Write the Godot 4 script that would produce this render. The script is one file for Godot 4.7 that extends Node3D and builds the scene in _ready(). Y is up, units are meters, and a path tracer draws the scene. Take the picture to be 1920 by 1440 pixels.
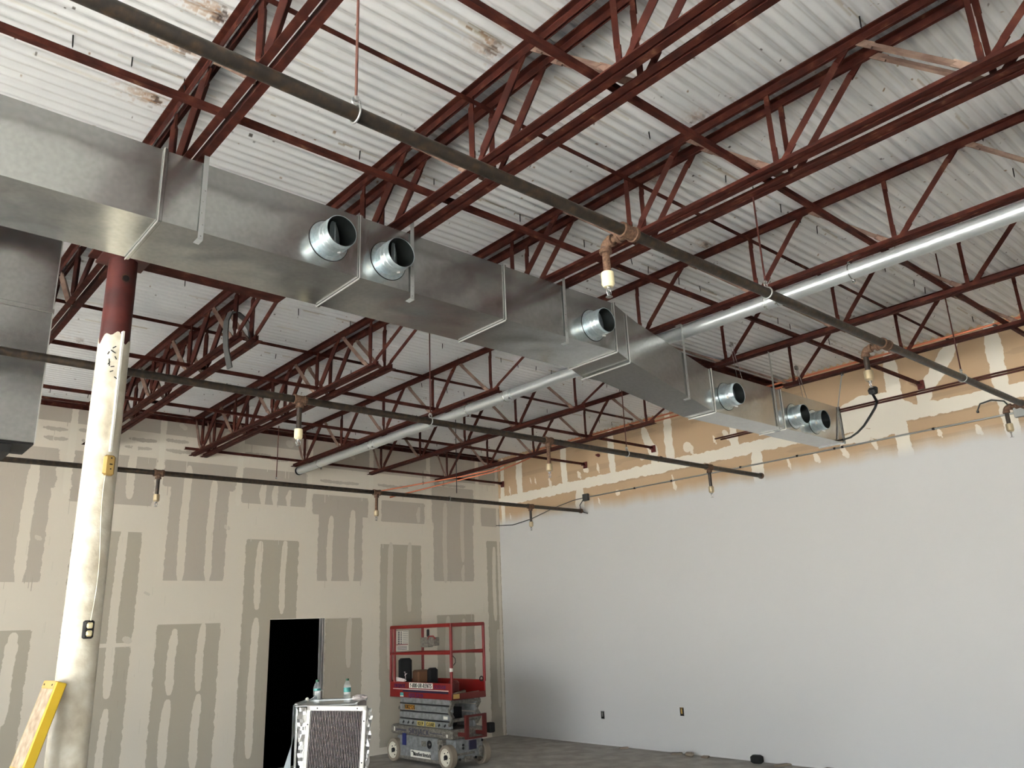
extends Node3D

# A bare shop unit under refurbishment: steel joists under a corrugated deck, a new galvanised duct,
# sprinkler pipes, taped drywall, a scissor lift. Metres, y up; the back wall is z = ZB, the right wall x = XR.

const XR := 10.03
const ZB := -11.75
const XL := -6.0
const ZF := 6.5
const YD := 5.045      # mid height of the deck
const YT := 5.02       # top of the joists
const YB := 4.45       # underside of the bottom chords
const GIRDER_Z := -5.5

var used := {}
var M := {}
var rng := RandomNumberGenerator.new()
var wob := FastNoiseLite.new()


class MB:
	var v := PackedVector3Array()
	var n := PackedVector3Array()
	var u := PackedVector2Array()

	func tri(a: Vector3, b: Vector3, c: Vector3, na: Vector3, nb: Vector3, nc: Vector3, ua := Vector2(), ub := Vector2(), uc := Vector2()) -> void:
		v.append(a); v.append(c); v.append(b)
		n.append(na); n.append(nc); n.append(nb)
		u.append(ua); u.append(uc); u.append(ub)

	func quad(a: Vector3, b: Vector3, c: Vector3, d: Vector3, ua := Vector2(0, 1), ub := Vector2(1, 1), uc := Vector2(1, 0), ud := Vector2(0, 0)) -> void:
		var nn := (b - a).cross(c - a).normalized()
		if nn == Vector3.ZERO:
			nn = (c - a).cross(d - a).normalized()
		tri(a, b, c, nn, nn, nn, ua, ub, uc)
		tri(a, c, d, nn, nn, nn, ua, uc, ud)

	func squad(a: Vector3, b: Vector3, c: Vector3, d: Vector3, na: Vector3, nb: Vector3, nc: Vector3, nd: Vector3, ua := Vector2(), ub := Vector2(), uc := Vector2(), ud := Vector2()) -> void:
		tri(a, b, c, na, nb, nc, ua, ub, uc)
		tri(a, c, d, na, nc, nd, ua, uc, ud)

	func hexa(p: Array) -> void:   # p[0..3] bottom ring CCW seen from above, p[4..7] top ring
		quad(p[3], p[2], p[1], p[0]); quad(p[4], p[5], p[6], p[7])
		for i in 4:
			var j := (i + 1) % 4
			quad(p[i], p[j], p[j + 4], p[i + 4])

	func box(c: Vector3, s: Vector3, b := Basis()) -> void:
		var h := s * 0.5
		var p := []
		for y in [-1.0, 1.0]:
			for q in [Vector2(-1, 1), Vector2(1, 1), Vector2(1, -1), Vector2(-1, -1)]:
				p.append(c + b * Vector3(q.x * h.x, y * h.y, q.y * h.z))
		hexa(p)

	func cbox(c: Vector3, s: Vector3, ch: float, b := Basis()) -> void:   # box with chamfered vertical and horizontal edges
		var h := s * 0.5
		var rings := []
		for r in [[-h.y, ch], [-h.y + ch, 0.0], [h.y - ch, 0.0], [h.y, ch]]:
			var ring := []
			var x: float = h.x - r[1]
			var z: float = h.z - r[1]
			for q in [[-x + ch, z], [x - ch, z], [x, z - ch], [x, -z + ch], [x - ch, -z], [-x + ch, -z], [-x, -z + ch], [-x, z - ch]]:
				ring.append(c + b * Vector3(q[0], r[0], q[1]))
			rings.append(ring)
		for k in 3:
			for i in 8:
				var j := (i + 1) % 8
				quad(rings[k][i], rings[k][j], rings[k + 1][j], rings[k + 1][i])
		for i in range(1, 7):
			quad(rings[3][0], rings[3][i], rings[3][i + 1], rings[3][i + 1])
			quad(rings[0][0], rings[0][i + 1], rings[0][i], rings[0][i])

	func bar(a: Vector3, b: Vector3, w: float, h: float, up := Vector3.UP) -> void:
		var z := (b - a).normalized()
		var x := up.cross(z).normalized()
		var y := z.cross(x)
		box((a + b) * 0.5, Vector3(w, h, a.distance_to(b)), Basis(x, y, z))

	func angle(a: Vector3, b: Vector3, leg: float, th: float, d1: Vector3, d2: Vector3, leg2 := -1.0) -> void:   # rolled angle, its heel on a-b, legs along d1 and d2
		var l2 := leg if leg2 < 0 else leg2
		var e := (b - a).normalized()
		d1 = (d1 - e * d1.dot(e)).normalized()
		d2 = (d2 - e * d2.dot(e) - d1 * d2.dot(d1)).normalized()
		var prof := [Vector2(0, 0), Vector2(leg, 0), Vector2(leg, th * 0.6), Vector2(leg - th * 0.5, th), Vector2(th * 1.5, th), Vector2(th, th * 1.5), Vector2(th, l2 - th * 0.5), Vector2(th * 0.6, l2), Vector2(0, l2)]
		var flip := d1.cross(d2).dot(e) < 0
		for i in prof.size():
			var p: Vector2 = prof[i]
			var q: Vector2 = prof[(i + 1) % prof.size()]
			var P := d1 * p.x + d2 * p.y
			var Q := d1 * q.x + d2 * q.y
			if flip:
				quad(a + Q, a + P, b + P, b + Q)
			else:
				quad(a + P, a + Q, b + Q, b + P)
		for s in [a, b]:
			quad(s, s + d1 * leg, s + d1 * leg + d2 * th, s + d2 * th)
			quad(s + d2 * th, s + d1 * th + d2 * th, s + d1 * th + d2 * l2, s + d2 * l2)

	func tube(pts: Array, r: float, sides := 12, caps := true) -> void:
		var rings := []
		var norms := []
		var x := Vector3.ZERO
		for i in pts.size():
			var t: Vector3 = (pts[mini(i + 1, pts.size() - 1)] - pts[maxi(i - 1, 0)]).normalized()
			if x == Vector3.ZERO:
				x = t.cross(Vector3.UP if absf(t.y) < 0.9 else Vector3.RIGHT).normalized()
			x = (x - t * x.dot(t)).normalized()
			var y := t.cross(x)
			var ring := []
			var nr := []
			for k in sides:
				var d := x * cos(TAU * k / sides) + y * sin(TAU * k / sides)
				ring.append(pts[i] + d * r); nr.append(d)
			rings.append(ring); norms.append(nr)
		for i in pts.size() - 1:
			for k in sides:
				var j := (k + 1) % sides
				squad(rings[i][k], rings[i][j], rings[i + 1][j], rings[i + 1][k], norms[i][k], norms[i][j], norms[i + 1][j], norms[i + 1][k])
		if caps:
			for k in range(1, sides - 1):
				quad(rings[0][0], rings[0][k + 1], rings[0][k], rings[0][k])
				quad(rings[-1][0], rings[-1][k], rings[-1][k + 1], rings[-1][k + 1])

	func lathe(o: Vector3, axis: Vector3, prof: Array, sides := 20) -> void:   # prof: [radius, height along axis]
		var t := axis.normalized()
		var x := t.cross(Vector3.UP if absf(t.y) < 0.9 else Vector3.RIGHT).normalized()
		var y := t.cross(x)
		for i in prof.size() - 1:
			var a = prof[i]
			var b = prof[i + 1]
			var sl := Vector2(b[1] - a[1], a[0] - b[0]).normalized()   # (radial, axial) normal
			for k in sides:
				var d0 := x * cos(TAU * k / sides) + y * sin(TAU * k / sides)
				var d1 := x * cos(TAU * (k + 1) / sides) + y * sin(TAU * (k + 1) / sides)
				var n0 := d0 * sl.x + t * sl.y
				var n1 := d1 * sl.x + t * sl.y
				squad(o + d0 * a[0] + t * a[1], o + d1 * a[0] + t * a[1], o + d1 * b[0] + t * b[1], o + d0 * b[0] + t * b[1], n0, n1, n1, n0,
					Vector2(float(k) / sides, a[1]), Vector2(float(k + 1) / sides, a[1]), Vector2(float(k + 1) / sides, b[1]), Vector2(float(k) / sides, b[1]))

	func torus(o: Vector3, axis: Vector3, R: float, r: float, sides := 20, a0 := 0.0, a1 := TAU) -> void:
		var t := axis.normalized()
		var x := t.cross(Vector3.UP if absf(t.y) < 0.9 else Vector3.RIGHT).normalized()
		var y := t.cross(x)
		var pts := []
		for k in sides + 1:
			var a := lerpf(a0, a1, float(k) / sides)
			pts.append(o + (x * cos(a) + y * sin(a)) * R)
		tube(pts, r, 8, false)

	# a sheet-metal face with a soft outward bulge; o corner, a and b edges (a x b points outwards)
	func sheet(o: Vector3, a: Vector3, b: Vector3, amp: float, seed := 0, na := 10, nb := 6) -> void:
		var nn := a.cross(b).normalized()
		var nz := FastNoiseLite.new()
		nz.seed = seed; nz.frequency = 1.1
		var P := func(s: float, t: float) -> Vector3:
			var e := sin(PI * s) * sin(PI * t)
			return o + a * s + b * t + nn * (amp * e * (0.6 + 1.4 * nz.get_noise_2d(s * a.length() * 1.6, t * b.length() * 1.6)))
		for i in na:
			for j in nb:
				var c := []
				var m := []
				for q in [[0, 0], [1, 0], [1, 1], [0, 1]]:
					var s := float(i + q[0]) / na
					var t := float(j + q[1]) / nb
					c.append(P.call(s, t))
					var du: Vector3 = P.call(s + 0.01, t) - P.call(s - 0.01, t)
					var dv: Vector3 = P.call(s, t + 0.01) - P.call(s, t - 0.01)
					m.append(du.cross(dv).normalized())
				squad(c[0], c[1], c[2], c[3], m[0], m[1], m[2], m[3])

	func mesh(off: Vector3) -> ArrayMesh:
		var w := PackedVector3Array()
		w.resize(v.size())
		for i in v.size():
			w[i] = v[i] - off
		var arr := []
		arr.resize(Mesh.ARRAY_MAX)
		arr[Mesh.ARRAY_VERTEX] = w
		arr[Mesh.ARRAY_NORMAL] = n
		arr[Mesh.ARRAY_TEX_UV] = u
		var m := ArrayMesh.new()
		m.add_surface_from_arrays(Mesh.PRIMITIVE_TRIANGLES, arr)
		return m


func _ready() -> void:
	# ---- camera
	var cam := Camera3D.new()
	cam.name = "camera"
	cam.fov = 51.78
	cam.near = 0.05
	cam.position = Vector3(0, 1.85, 0)
	cam.basis = Basis(Vector3.UP, -0.72940) * Basis(Vector3.RIGHT, 0.29775) * Basis(Vector3.BACK, -0.04101)
	add_child(cam)
	cam.current = true
	# ---- sky, exposure
	var env := Environment.new()
	env.background_mode = Environment.BG_SKY
	var sm := ProceduralSkyMaterial.new()
	sm.sky_top_color = Color(0.64, 0.72, 0.83)
	sm.sky_horizon_color = Color(0.90, 0.90, 0.89)
	sm.ground_bottom_color = Color(0.55, 0.53, 0.5)
	sm.ground_horizon_color = Color(0.75, 0.74, 0.72)
	sm.sky_energy_multiplier = 1.0
	var sky := Sky.new()
	sky.sky_material = sm
	env.sky = sky
	env.background_energy_multiplier = 11.0
	env.tonemap_mode = Environment.TONE_MAPPER_LINEAR
	env.tonemap_exposure = 1.9
	env.sdfgi_enabled = true
	env.ssao_enabled = true
	env.ssil_enabled = true
	var we := WorldEnvironment.new()
	we.name = "world_environment"
	we.environment = env
	add_child(we)
	# ---- sun, high over the forecourt on the window side
	var sun := DirectionalLight3D.new()
	sun.name = "sun"
	sun.light_color = Color(1.0, 0.965, 0.92)
	sun.light_energy = 24.0
	sun.light_angular_distance = 0.6
	sun.shadow_enabled = true
	sun.rotation_degrees = Vector3(-64, -62, 0)
	add_child(sun)

	rng.seed = 7
	wob.seed = 3
	wob.frequency = 1.0
	make_materials()
	room()
	column_and_girder()
	joists()
	bridging()
	duct()
	drop_box()
	pipes()
	lines_on_right()
	lift()
	coil_unit()
	small_things()


# ------------------------------------------------------------------ helpers
func numbered(called: String) -> String:
	if not used.has(called):
		used[called] = 0
		return called
	used[called] += 1
	return "%s_%03d" % [called, used[called]]


func tag(o: Node, label: String, category: String, group := "") -> void:
	o.set_meta("label", label)
	o.set_meta("category", category)
	if group:
		o.set_meta("group", group)


func thing(called: String, label: String, category: String, at := Vector3.ZERO, group := "", turn := Vector3.ZERO) -> Node3D:
	var o := Node3D.new()
	o.name = numbered(called)
	o.position = at
	o.rotation = turn
	add_child(o)
	tag(o, label, category, group)
	return o


func org(p: Node) -> Vector3:
	var s := Vector3.ZERO
	while p != self and p is Node3D:
		if p.rotation != Vector3.ZERO:
			return Vector3.ZERO
		s += p.position
		p = p.get_parent()
	return s


func obj(called: String, mb: MB, mat: Material, parent: Node = self) -> MeshInstance3D:
	var o := MeshInstance3D.new()
	o.name = numbered(called) if parent == self else called
	o.mesh = mb.mesh(org(parent))
	o.mesh.surface_set_material(0, mat)
	parent.add_child(o, true)
	return o


func struct_(called: String, mb: MB, mat: Material) -> MeshInstance3D:
	var o := obj(called, mb, mat)
	o.set_meta("kind", "structure")
	return o


func noise_tex(freq: float, seed: int, stops: Array, size := 512, oct := 4, normal := false, bump := 4.0) -> NoiseTexture2D:
	var f := FastNoiseLite.new()
	f.seed = seed
	f.frequency = freq
	f.fractal_octaves = oct
	var t := NoiseTexture2D.new()
	t.noise = f
	t.width = size
	t.height = size
	t.seamless = true
	if normal:
		t.as_normal_map = true
		t.bump_strength = bump
	elif stops:
		var g := Gradient.new()
		var offs := PackedFloat32Array()
		var cols := PackedColorArray()
		for s in stops:
			offs.append(s[0])
			cols.append(s[1])
		g.offsets = offs
		g.colors = cols
		t.color_ramp = g
	return t


func mat(name: String, c: Color, rough := 0.8, metal := 0.0) -> StandardMaterial3D:
	var m := StandardMaterial3D.new()
	m.resource_name = name
	m.albedo_color = c
	m.roughness = rough
	m.metallic = metal
	M[name] = m
	return m


func tri_mat(name: String, tex: Texture2D, period: float, rough := 0.8, metal := 0.0, nrm: Texture2D = null, nscale := 0.3) -> StandardMaterial3D:
	var m := mat(name, Color.WHITE, rough, metal)
	m.albedo_texture = tex
	m.uv1_triplanar = true
	m.uv1_world_triplanar = true
	m.uv1_scale = Vector3.ONE / period
	if nrm:
		m.normal_enabled = true
		m.normal_texture = nrm
		m.normal_scale = nscale
	return m


func make_materials() -> void:
	var lumpy := noise_tex(0.02, 11, [], 512, 4, true, 6.0)
	tri_mat("primer", noise_tex(0.012, 21, [[0.0, Color(0.16, 0.08, 0.065)], [0.35, Color(0.22, 0.10, 0.078)], [0.62, Color(0.265, 0.12, 0.092)], [0.8, Color(0.30, 0.16, 0.12)], [1.0, Color(0.42, 0.31, 0.23)]], 512, 5), 0.9, 0.75, 0.0, lumpy, 0.2).metallic_specular = 0.25
	tri_mat("pale_primer", noise_tex(0.015, 25, [[0.0, Color(0.30, 0.20, 0.165)], [0.4, Color(0.42, 0.33, 0.285)], [1.0, Color(0.56, 0.48, 0.42)]], 256, 4), 0.7, 0.9)
	tri_mat("rusty_primer", noise_tex(0.02, 22, [[0.0, Color(0.14, 0.085, 0.065)], [0.4, Color(0.22, 0.13, 0.10)], [0.65, Color(0.28, 0.18, 0.13)], [1.0, Color(0.42, 0.31, 0.21)]], 512, 5), 0.7, 0.8, 0.0, lumpy, 0.4)
	tri_mat("pipe_steel", noise_tex(0.02, 23, [[0.0, Color(0.095, 0.085, 0.07)], [0.45, Color(0.15, 0.13, 0.105)], [0.7, Color(0.22, 0.17, 0.125)], [1.0, Color(0.33, 0.25, 0.16)]], 512, 5), 0.6, 0.45, 0.1, lumpy, 0.25)
	tri_mat("fitting_rust", noise_tex(0.03, 24, [[0.0, Color(0.20, 0.13, 0.095)], [0.5, Color(0.36, 0.26, 0.19)], [1.0, Color(0.52, 0.42, 0.33)]], 512, 5), 0.3, 0.8, 0.1, lumpy, 0.5)
	var galv := tri_mat("galvanised", noise_tex(0.05, 32, [[0.0, Color(0.70, 0.71, 0.70)], [0.5, Color(0.74, 0.745, 0.735)], [1.0, Color(0.775, 0.78, 0.77)]], 512, 4), 1.1, 0.4, 0.93)
	galv.roughness_texture = noise_tex(0.012, 33, [[0.0, Color(0.78, 0.78, 0.78)], [1.0, Color(1, 1, 1)]], 512, 3)
	galv.roughness = 0.25
	tri_mat("collar_metal", noise_tex(0.05, 34, [[0.0, Color(0.70, 0.76, 0.78)], [1.0, Color(0.84, 0.88, 0.89)]], 256, 4), 0.4, 0.32, 0.85)
	mat("bright_edge", Color(0.78, 0.78, 0.76), 0.35, 0.8)
	mat("strap_metal", Color(0.62, 0.63, 0.62), 0.5, 0.5)
	mat("emt", Color(0.80, 0.82, 0.82), 0.34, 0.75)
	mat("thin_conduit", Color(0.62, 0.63, 0.62), 0.35, 0.7)
	mat("copper", Color(0.74, 0.45, 0.33), 0.38, 0.8)
	mat("old_copper", Color(0.30, 0.14, 0.11), 0.5, 0.5)
	mat("brass", Color(0.70, 0.64, 0.52), 0.35, 0.6)
	mat("chrome", Color(0.75, 0.75, 0.74), 0.25, 0.9)
	mat("cream_plastic", Color(0.90, 0.86, 0.70), 0.5)
	mat("black", Color(0.015, 0.015, 0.016), 0.7)
	mat("black_rubber", Color(0.05, 0.05, 0.055), 0.75)
	mat("grey_rubber", Color(0.23, 0.235, 0.23), 0.7)
	mat("dark_steel", Color(0.10, 0.10, 0.11), 0.6, 0.3)
	mat("screw", Color(0.07, 0.07, 0.07), 0.6, 0.4)
	mat("tan_rust_bar", Color(0.36, 0.22, 0.18), 0.7)
	mat("red_lift", Color(0.46, 0.065, 0.055), 0.45)
	mat("red_worn", Color(0.34, 0.09, 0.075), 0.6)
	tri_mat("grey_lift", noise_tex(0.02, 41, [[0.0, Color(0.40, 0.41, 0.40)], [0.5, Color(0.47, 0.48, 0.475)], [1.0, Color(0.54, 0.55, 0.55)]], 256, 4), 0.5, 0.55)
	tri_mat("dusty_steel", noise_tex(0.03, 42, [[0.0, Color(0.32, 0.30, 0.27)], [0.5, Color(0.42, 0.405, 0.37)], [1.0, Color(0.54, 0.52, 0.48)]], 256, 4), 0.4, 0.8)
	mat("tyre", Color(0.52, 0.48, 0.42), 0.9)
	mat("rim", Color(0.83, 0.81, 0.74), 0.5)
	mat("white_sign", Color(0.88, 0.87, 0.82), 0.6)
	mat("yellow_sign", Color(0.80, 0.72, 0.40), 0.6)
	mat("orange_sign", Color(0.72, 0.50, 0.12), 0.6)
	mat("blue_sign", Color(0.10, 0.14, 0.38), 0.6)
	mat("purple_print", Color(0.22, 0.10, 0.30), 0.6)
	mat("navy_print", Color(0.12, 0.11, 0.22), 0.6)
	mat("ink", Color(0.03, 0.03, 0.03), 0.6)
	mat("grey_ink", Color(0.22, 0.22, 0.27), 0.6)
	mat("cardboard", Color(0.36, 0.24, 0.15), 0.9)
	mat("dark_cloth", Color(0.035, 0.035, 0.04), 0.9)
	mat("paper", Color(0.86, 0.82, 0.80), 0.9)
	mat("yellow_paint", Color(0.76, 0.63, 0.14), 0.45)
	mat("yellow_pale", Color(0.68, 0.56, 0.31), 0.6)
	mat("foil", Color(0.86, 0.86, 0.85), 0.28, 0.9)
	mat("plastic_sheet", Color(0.72, 0.77, 0.80), 0.3, 0.35)
	mat("white_metal", Color(0.82, 0.81, 0.78), 0.4, 0.1)
	mat("fin", Color(0.60, 0.57, 0.56), 0.45, 0.4)
	mat("fin_gap_shade", Color(0.05, 0.035, 0.032), 0.9)
	mat("teal", Color(0.25, 0.55, 0.53), 0.5)
	mat("green_cap", Color(0.05, 0.30, 0.18), 0.5)
	mat("charcoal_block", Color(0.10, 0.105, 0.10), 0.9)
	mat("rubble", Color(0.55, 0.50, 0.44), 0.95)
	mat("slab", Color(0.55, 0.55, 0.53), 0.9)
	mat("room_shade", Color(0.03, 0.03, 0.03), 1.0).specular_mode = BaseMaterial3D.SPECULAR_DISABLED
	mat("collar_shade", Color(0.075, 0.095, 0.095), 0.6, 0.2)
	mat("frame_dark", Color(0.16, 0.16, 0.17), 0.4, 0.6)
	var gl := mat("pane_glass", Color(0.9, 0.95, 0.95, 0.06), 0.02)
	gl.transparency = BaseMaterial3D.TRANSPARENCY_ALPHA
	var pet := mat("clear_plastic", Color(0.9, 0.97, 0.98, 0.09), 0.06)
	pet.transparency = BaseMaterial3D.TRANSPARENCY_ALPHA
	tri_mat("concrete", noise_tex(0.008, 51, [[0.0, Color(0.555, 0.535, 0.505)], [0.4, Color(0.61, 0.595, 0.565)], [0.6, Color(0.64, 0.625, 0.595)], [1.0, Color(0.71, 0.695, 0.665)]], 1024, 6), 3.1, 0.75, 0.0, lumpy, 0.3)
	tri_mat("paving", noise_tex(0.01, 52, [[0.0, Color(0.64, 0.64, 0.63)], [1.0, Color(0.74, 0.74, 0.73)]], 512, 4), 4.0, 0.9)
	tri_mat("plywood", noise_tex(0.02, 53, [[0.0, Color(0.50, 0.42, 0.34)], [0.5, Color(0.62, 0.55, 0.46)], [1.0, Color(0.72, 0.66, 0.58)]], 256, 4), 0.35, 0.7)
	mat("plain_paint", Color(0.80, 0.80, 0.79), 0.85)
	tri_mat("column_red", noise_tex(0.012, 54, [[0.0, Color(0.21, 0.075, 0.065)], [0.5, Color(0.29, 0.10, 0.085)], [1.0, Color(0.34, 0.14, 0.115)]], 256, 4), 0.6, 0.5)
	tri_mat("column_cream", noise_tex(0.010, 55, [[0.0, Color(0.66, 0.62, 0.54)], [0.4, Color(0.76, 0.73, 0.65)], [0.7, Color(0.82, 0.80, 0.73)], [1.0, Color(0.87, 0.86, 0.81)]], 512, 5), 0.9, 0.5, 0.0, lumpy, 0.4)
	tri_mat("column_white", noise_tex(0.03, 56, [[0.0, Color(0.82, 0.81, 0.77)], [1.0, Color(0.93, 0.93, 0.91)]], 256, 3), 0.4, 0.5)


# ------------------------------------------------------------------ painted surfaces
const PPM := 200.0


func span(im: Image, x0: float, x1: float, row: int, c: Color) -> void:
	var a := maxi(0, int(x0))
	var b := mini(im.get_width(), int(x1))
	if b > a and row >= 0 and row < im.get_height():
		im.fill_rect(Rect2i(a, row, b - a, 1), c)


# a patch with slightly ragged edges; x, y in metres from the lower left corner of the wall
func patch(im: Image, x0: float, x1: float, y0: float, y1: float, c: Color, jit := 0.012) -> void:
	var h := im.get_height()
	var r0 := int(h - y1 * PPM)
	var r1 := int(h - y0 * PPM)
	var k := rng.randf() * 100.0
	for row in range(r0, r1):
		var j0 := wob.get_noise_2d(row * 0.035, k) * jit * 1.6 + wob.get_noise_2d(row * 0.2, k + 9) * jit * 0.5
		var j1 := wob.get_noise_2d(row * 0.035, k + 31) * jit * 1.6 + wob.get_noise_2d(row * 0.2, k + 47) * jit * 0.5
		var e := 0.0
		if row < r0 + 3 or row > r1 - 4:
			e = rng.randf() * 0.02
		span(im, (x0 + j0 + e) * PPM, (x1 + j1 - e) * PPM, row, c)


# a smear along a polyline (metres), with a wavering width
func smear(im: Image, pts: Array, w: float, c: Color, jit := 0.25) -> void:
	var h := im.get_height()
	var k := rng.randf() * 100.0
	for i in pts.size() - 1:
		var a: Vector2 = pts[i]
		var b: Vector2 = pts[i + 1]
		var steps := maxi(1, int(a.distance_to(b) * PPM / 2.0))
		var first := i == 0
		var last := i == pts.size() - 2
		for s in steps + 1:
			var p := a.lerp(b, float(s) / steps)
			var r := w * 0.5 * PPM * (1.0 + jit * wob.get_noise_2d(s * 0.09 + i * 7.0, k) + jit * 0.6 * wob.get_noise_2d(s * 0.5, k + 5))
			var from_end := 9.0
			if first:
				from_end = minf(from_end, a.distance_to(p))
			if last:
				from_end = minf(from_end, b.distance_to(p))
			r *= clampf(0.68 + from_end / (w * 3.5), 0.68, 1.0)
			var cx := p.x * PPM
			var cy := h - p.y * PPM
			for dy in range(-int(r), int(r) + 1):
				var q := sqrt(maxf(0.0, r * r - dy * dy))
				span(im, cx - q, cx + q, int(cy) + dy, c)


func textured(name: String, im: Image, rough: float) -> StandardMaterial3D:
	var m := mat(name, Color.WHITE, rough)
	m.albedo_texture = ImageTexture.create_from_image(im)
	m.texture_repeat = false
	m.normal_enabled = true
	m.normal_texture = noise_tex(0.03, 61, [], 512, 4, true, 3.0)
	m.normal_scale = 0.03
	return m


func back_wall_image() -> Image:
	var im := Image.create(2006, 1010, false, Image.FORMAT_RGB8)
	var mud := Color(0.800, 0.775, 0.715)
	var board := Color(0.655, 0.628, 0.568)
	var board2 := Color(0.675, 0.645, 0.595)
	var thin := Color(0.745, 0.72, 0.665)
	im.fill(mud)
	# bare board showing: strip under the deck, the strip under the taped band, then the staggered bays
	patch(im, 0.0, 10.03, 4.74, 5.05, board2, 0.03)
	patch(im, 6.05, 10.03, 4.50, 4.76, board2, 0.03)
	for x in [0.1, 1.27, 2.52, 3.70, 4.88]:
		patch(im, x, x + 1.07, 3.84 if x < 2.4 else (3.68 if x < 3.6 else 3.98), 4.37, board2, 0.025)
	patch(im, 4.88, 5.94, 3.82, 4.33, board2, 0.02)
	for b in [[1.15, 2.30, 2.63, 4.2], [1.0, 2.29, 0.0, 2.05], [2.62, 3.49, 1.85, 3.31], [2.62, 3.48, 0.0, 1.80], [3.82, 4.68, 2.66, 4.2], [3.80, 4.68, 0.0, 2.07], [4.99, 5.85, 0.0, 3.28], [6.06, 7.10, 3.72, 4.05], [6.18, 7.0, 2.67, 3.85], [6.36, 7.02, 0.75, 2.09], [7.36, 8.27, 3.67, 4.04], [7.35, 8.19, 1.1, 3.29], [7.37, 8.0, 0.1, 1.2], [8.43, 9.40, 3.7, 4.38], [8.46, 9.37, 2.68, 3.75], [8.52, 9.35, 0.0, 2.10], [9.57, 10.03, 3.70, 4.06], [9.69, 10.03, 0.0, 3.43]]:
		patch(im, b[0], b[1], b[2], b[3], board if b[3] < 3.6 else board2)
	# lens-shaped gaps left in the band
	for l in [[2.12, 2.4, 4.64], [2.14, 2.41, 4.51], [2.55, 2.8, 4.66], [2.6, 2.85, 4.52], [3.2, 3.55, 4.62], [3.15, 3.5, 4.5], [3.71, 4.01, 4.66], [3.72, 4.1, 4.51], [4.9, 5.3, 4.60], [5.3, 5.6, 4.55], [6.2, 6.9, 4.28], [6.3, 6.7, 4.16], [7.3, 7.9, 4.3], [8.5, 9.2, 4.42], [7.4, 8.2, 4.17]]:
		smear(im, [Vector2(l[0], l[2]), Vector2((l[0] + l[1]) / 2, l[2] - 0.01), Vector2(l[1], l[2])], 0.045, board2, 0.6)
	# screw lines skimmed with compound
	for s in [[2.07, 2.65, 4.15, 0.13], [2.09, 1.0, 1.98, 0.13], [2.04, 0.1, 0.85, 0.10], [3.27, 3.80, 4.5, 0.11], [3.24, 1.2, 3.30, 0.11], [3.24, 0.0, 1.02, 0.09], [4.05, 2.68, 4.28, 0.11], [4.44, 2.68, 4.12, 0.10], [4.03, 1.18, 1.97, 0.11], [4.01, 0.25, 1.06, 0.12], [4.42, 1.2, 2.04, 0.10], [4.42, 0.2, 1.1, 0.11], [5.21, 2.28, 3.22, 0.10], [5.20, 0.25, 2.1, 0.11], [5.61, 2.2, 3.24, 0.09], [5.22, 3.83, 4.14, 0.10], [5.42, 3.82, 4.14, 0.09], [5.65, 3.83, 4.05, 0.08], [6.40, 2.66, 3.68, 0.10], [6.80, 2.68, 3.80, 0.11], [6.78, 1.36, 2.08, 0.09], [8.14, 3.72, 3.94, 0.08], [7.55, 1.3, 3.30, 0.10], [7.94, 2.2, 3.31, 0.10], [8.72, 2.68, 4.06, 0.09], [9.12, 3.05, 4.1, 0.08], [9.12, 2.68, 2.95, 0.07], [8.75, 1.0, 2.05, 0.10], [9.1, 0.9, 2.0, 0.09], [9.86, 2.0, 3.3, 0.08], [9.90, 0.5, 1.8, 0.07]]:
		smear(im, [Vector2(s[0] + 0.012, s[2]), Vector2(s[0] - 0.012, (s[1] + s[2]) * 0.5), Vector2(s[0], s[1])], s[3], mud if fmod(s[0] * 10.0, 2.0) < 1.0 else thin, 0.22)
	# taped joints
	for x in [0.12, 1.3, 2.47, 3.645, 4.825, 5.99, 7.15, 8.35, 9.49]:
		smear(im, [Vector2(x, 5.05), Vector2(x + 0.008, 4.3), Vector2(x, 3.8)], 0.085, mud.lightened(0.06), 0.2)
	smear(im, [Vector2(9.98, 5.05), Vector2(9.98, 0.0)], 0.06, mud.lightened(0.04), 0.3)
	for q in [[4.6, 4.85, 0.13], [3.9, 4.9, 0.09], [2.2, 3.2, 0.06], [8.3, 4.62, 0.10], [5.6, 4.84, 0.12], [6.75, 4.75, 0.08], [9.3, 4.7, 0.08], [3.6, 2.5, 0.05], [4.66, 3.45, 0.08], [3.4, 1.9, 0.09]]:
		smear(im, [Vector2(q[0], q[1]), Vector2(q[0] + 0.05, q[1] - 0.03)], q[2], thin, 0.5)
	for i in 900:   # trowel marks and sanding scratches
		var x := rng.randi_range(0, 2000)
		var y := rng.randi_range(0, 1005)
		var was := im.get_pixel(x, y)
		im.fill_rect(Rect2i(x, y, rng.randi_range(1, 2), rng.randi_range(4, 40)), was.lightened(0.035) if rng.randf() < 0.6 else was.darkened(0.035))
	return im


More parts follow.
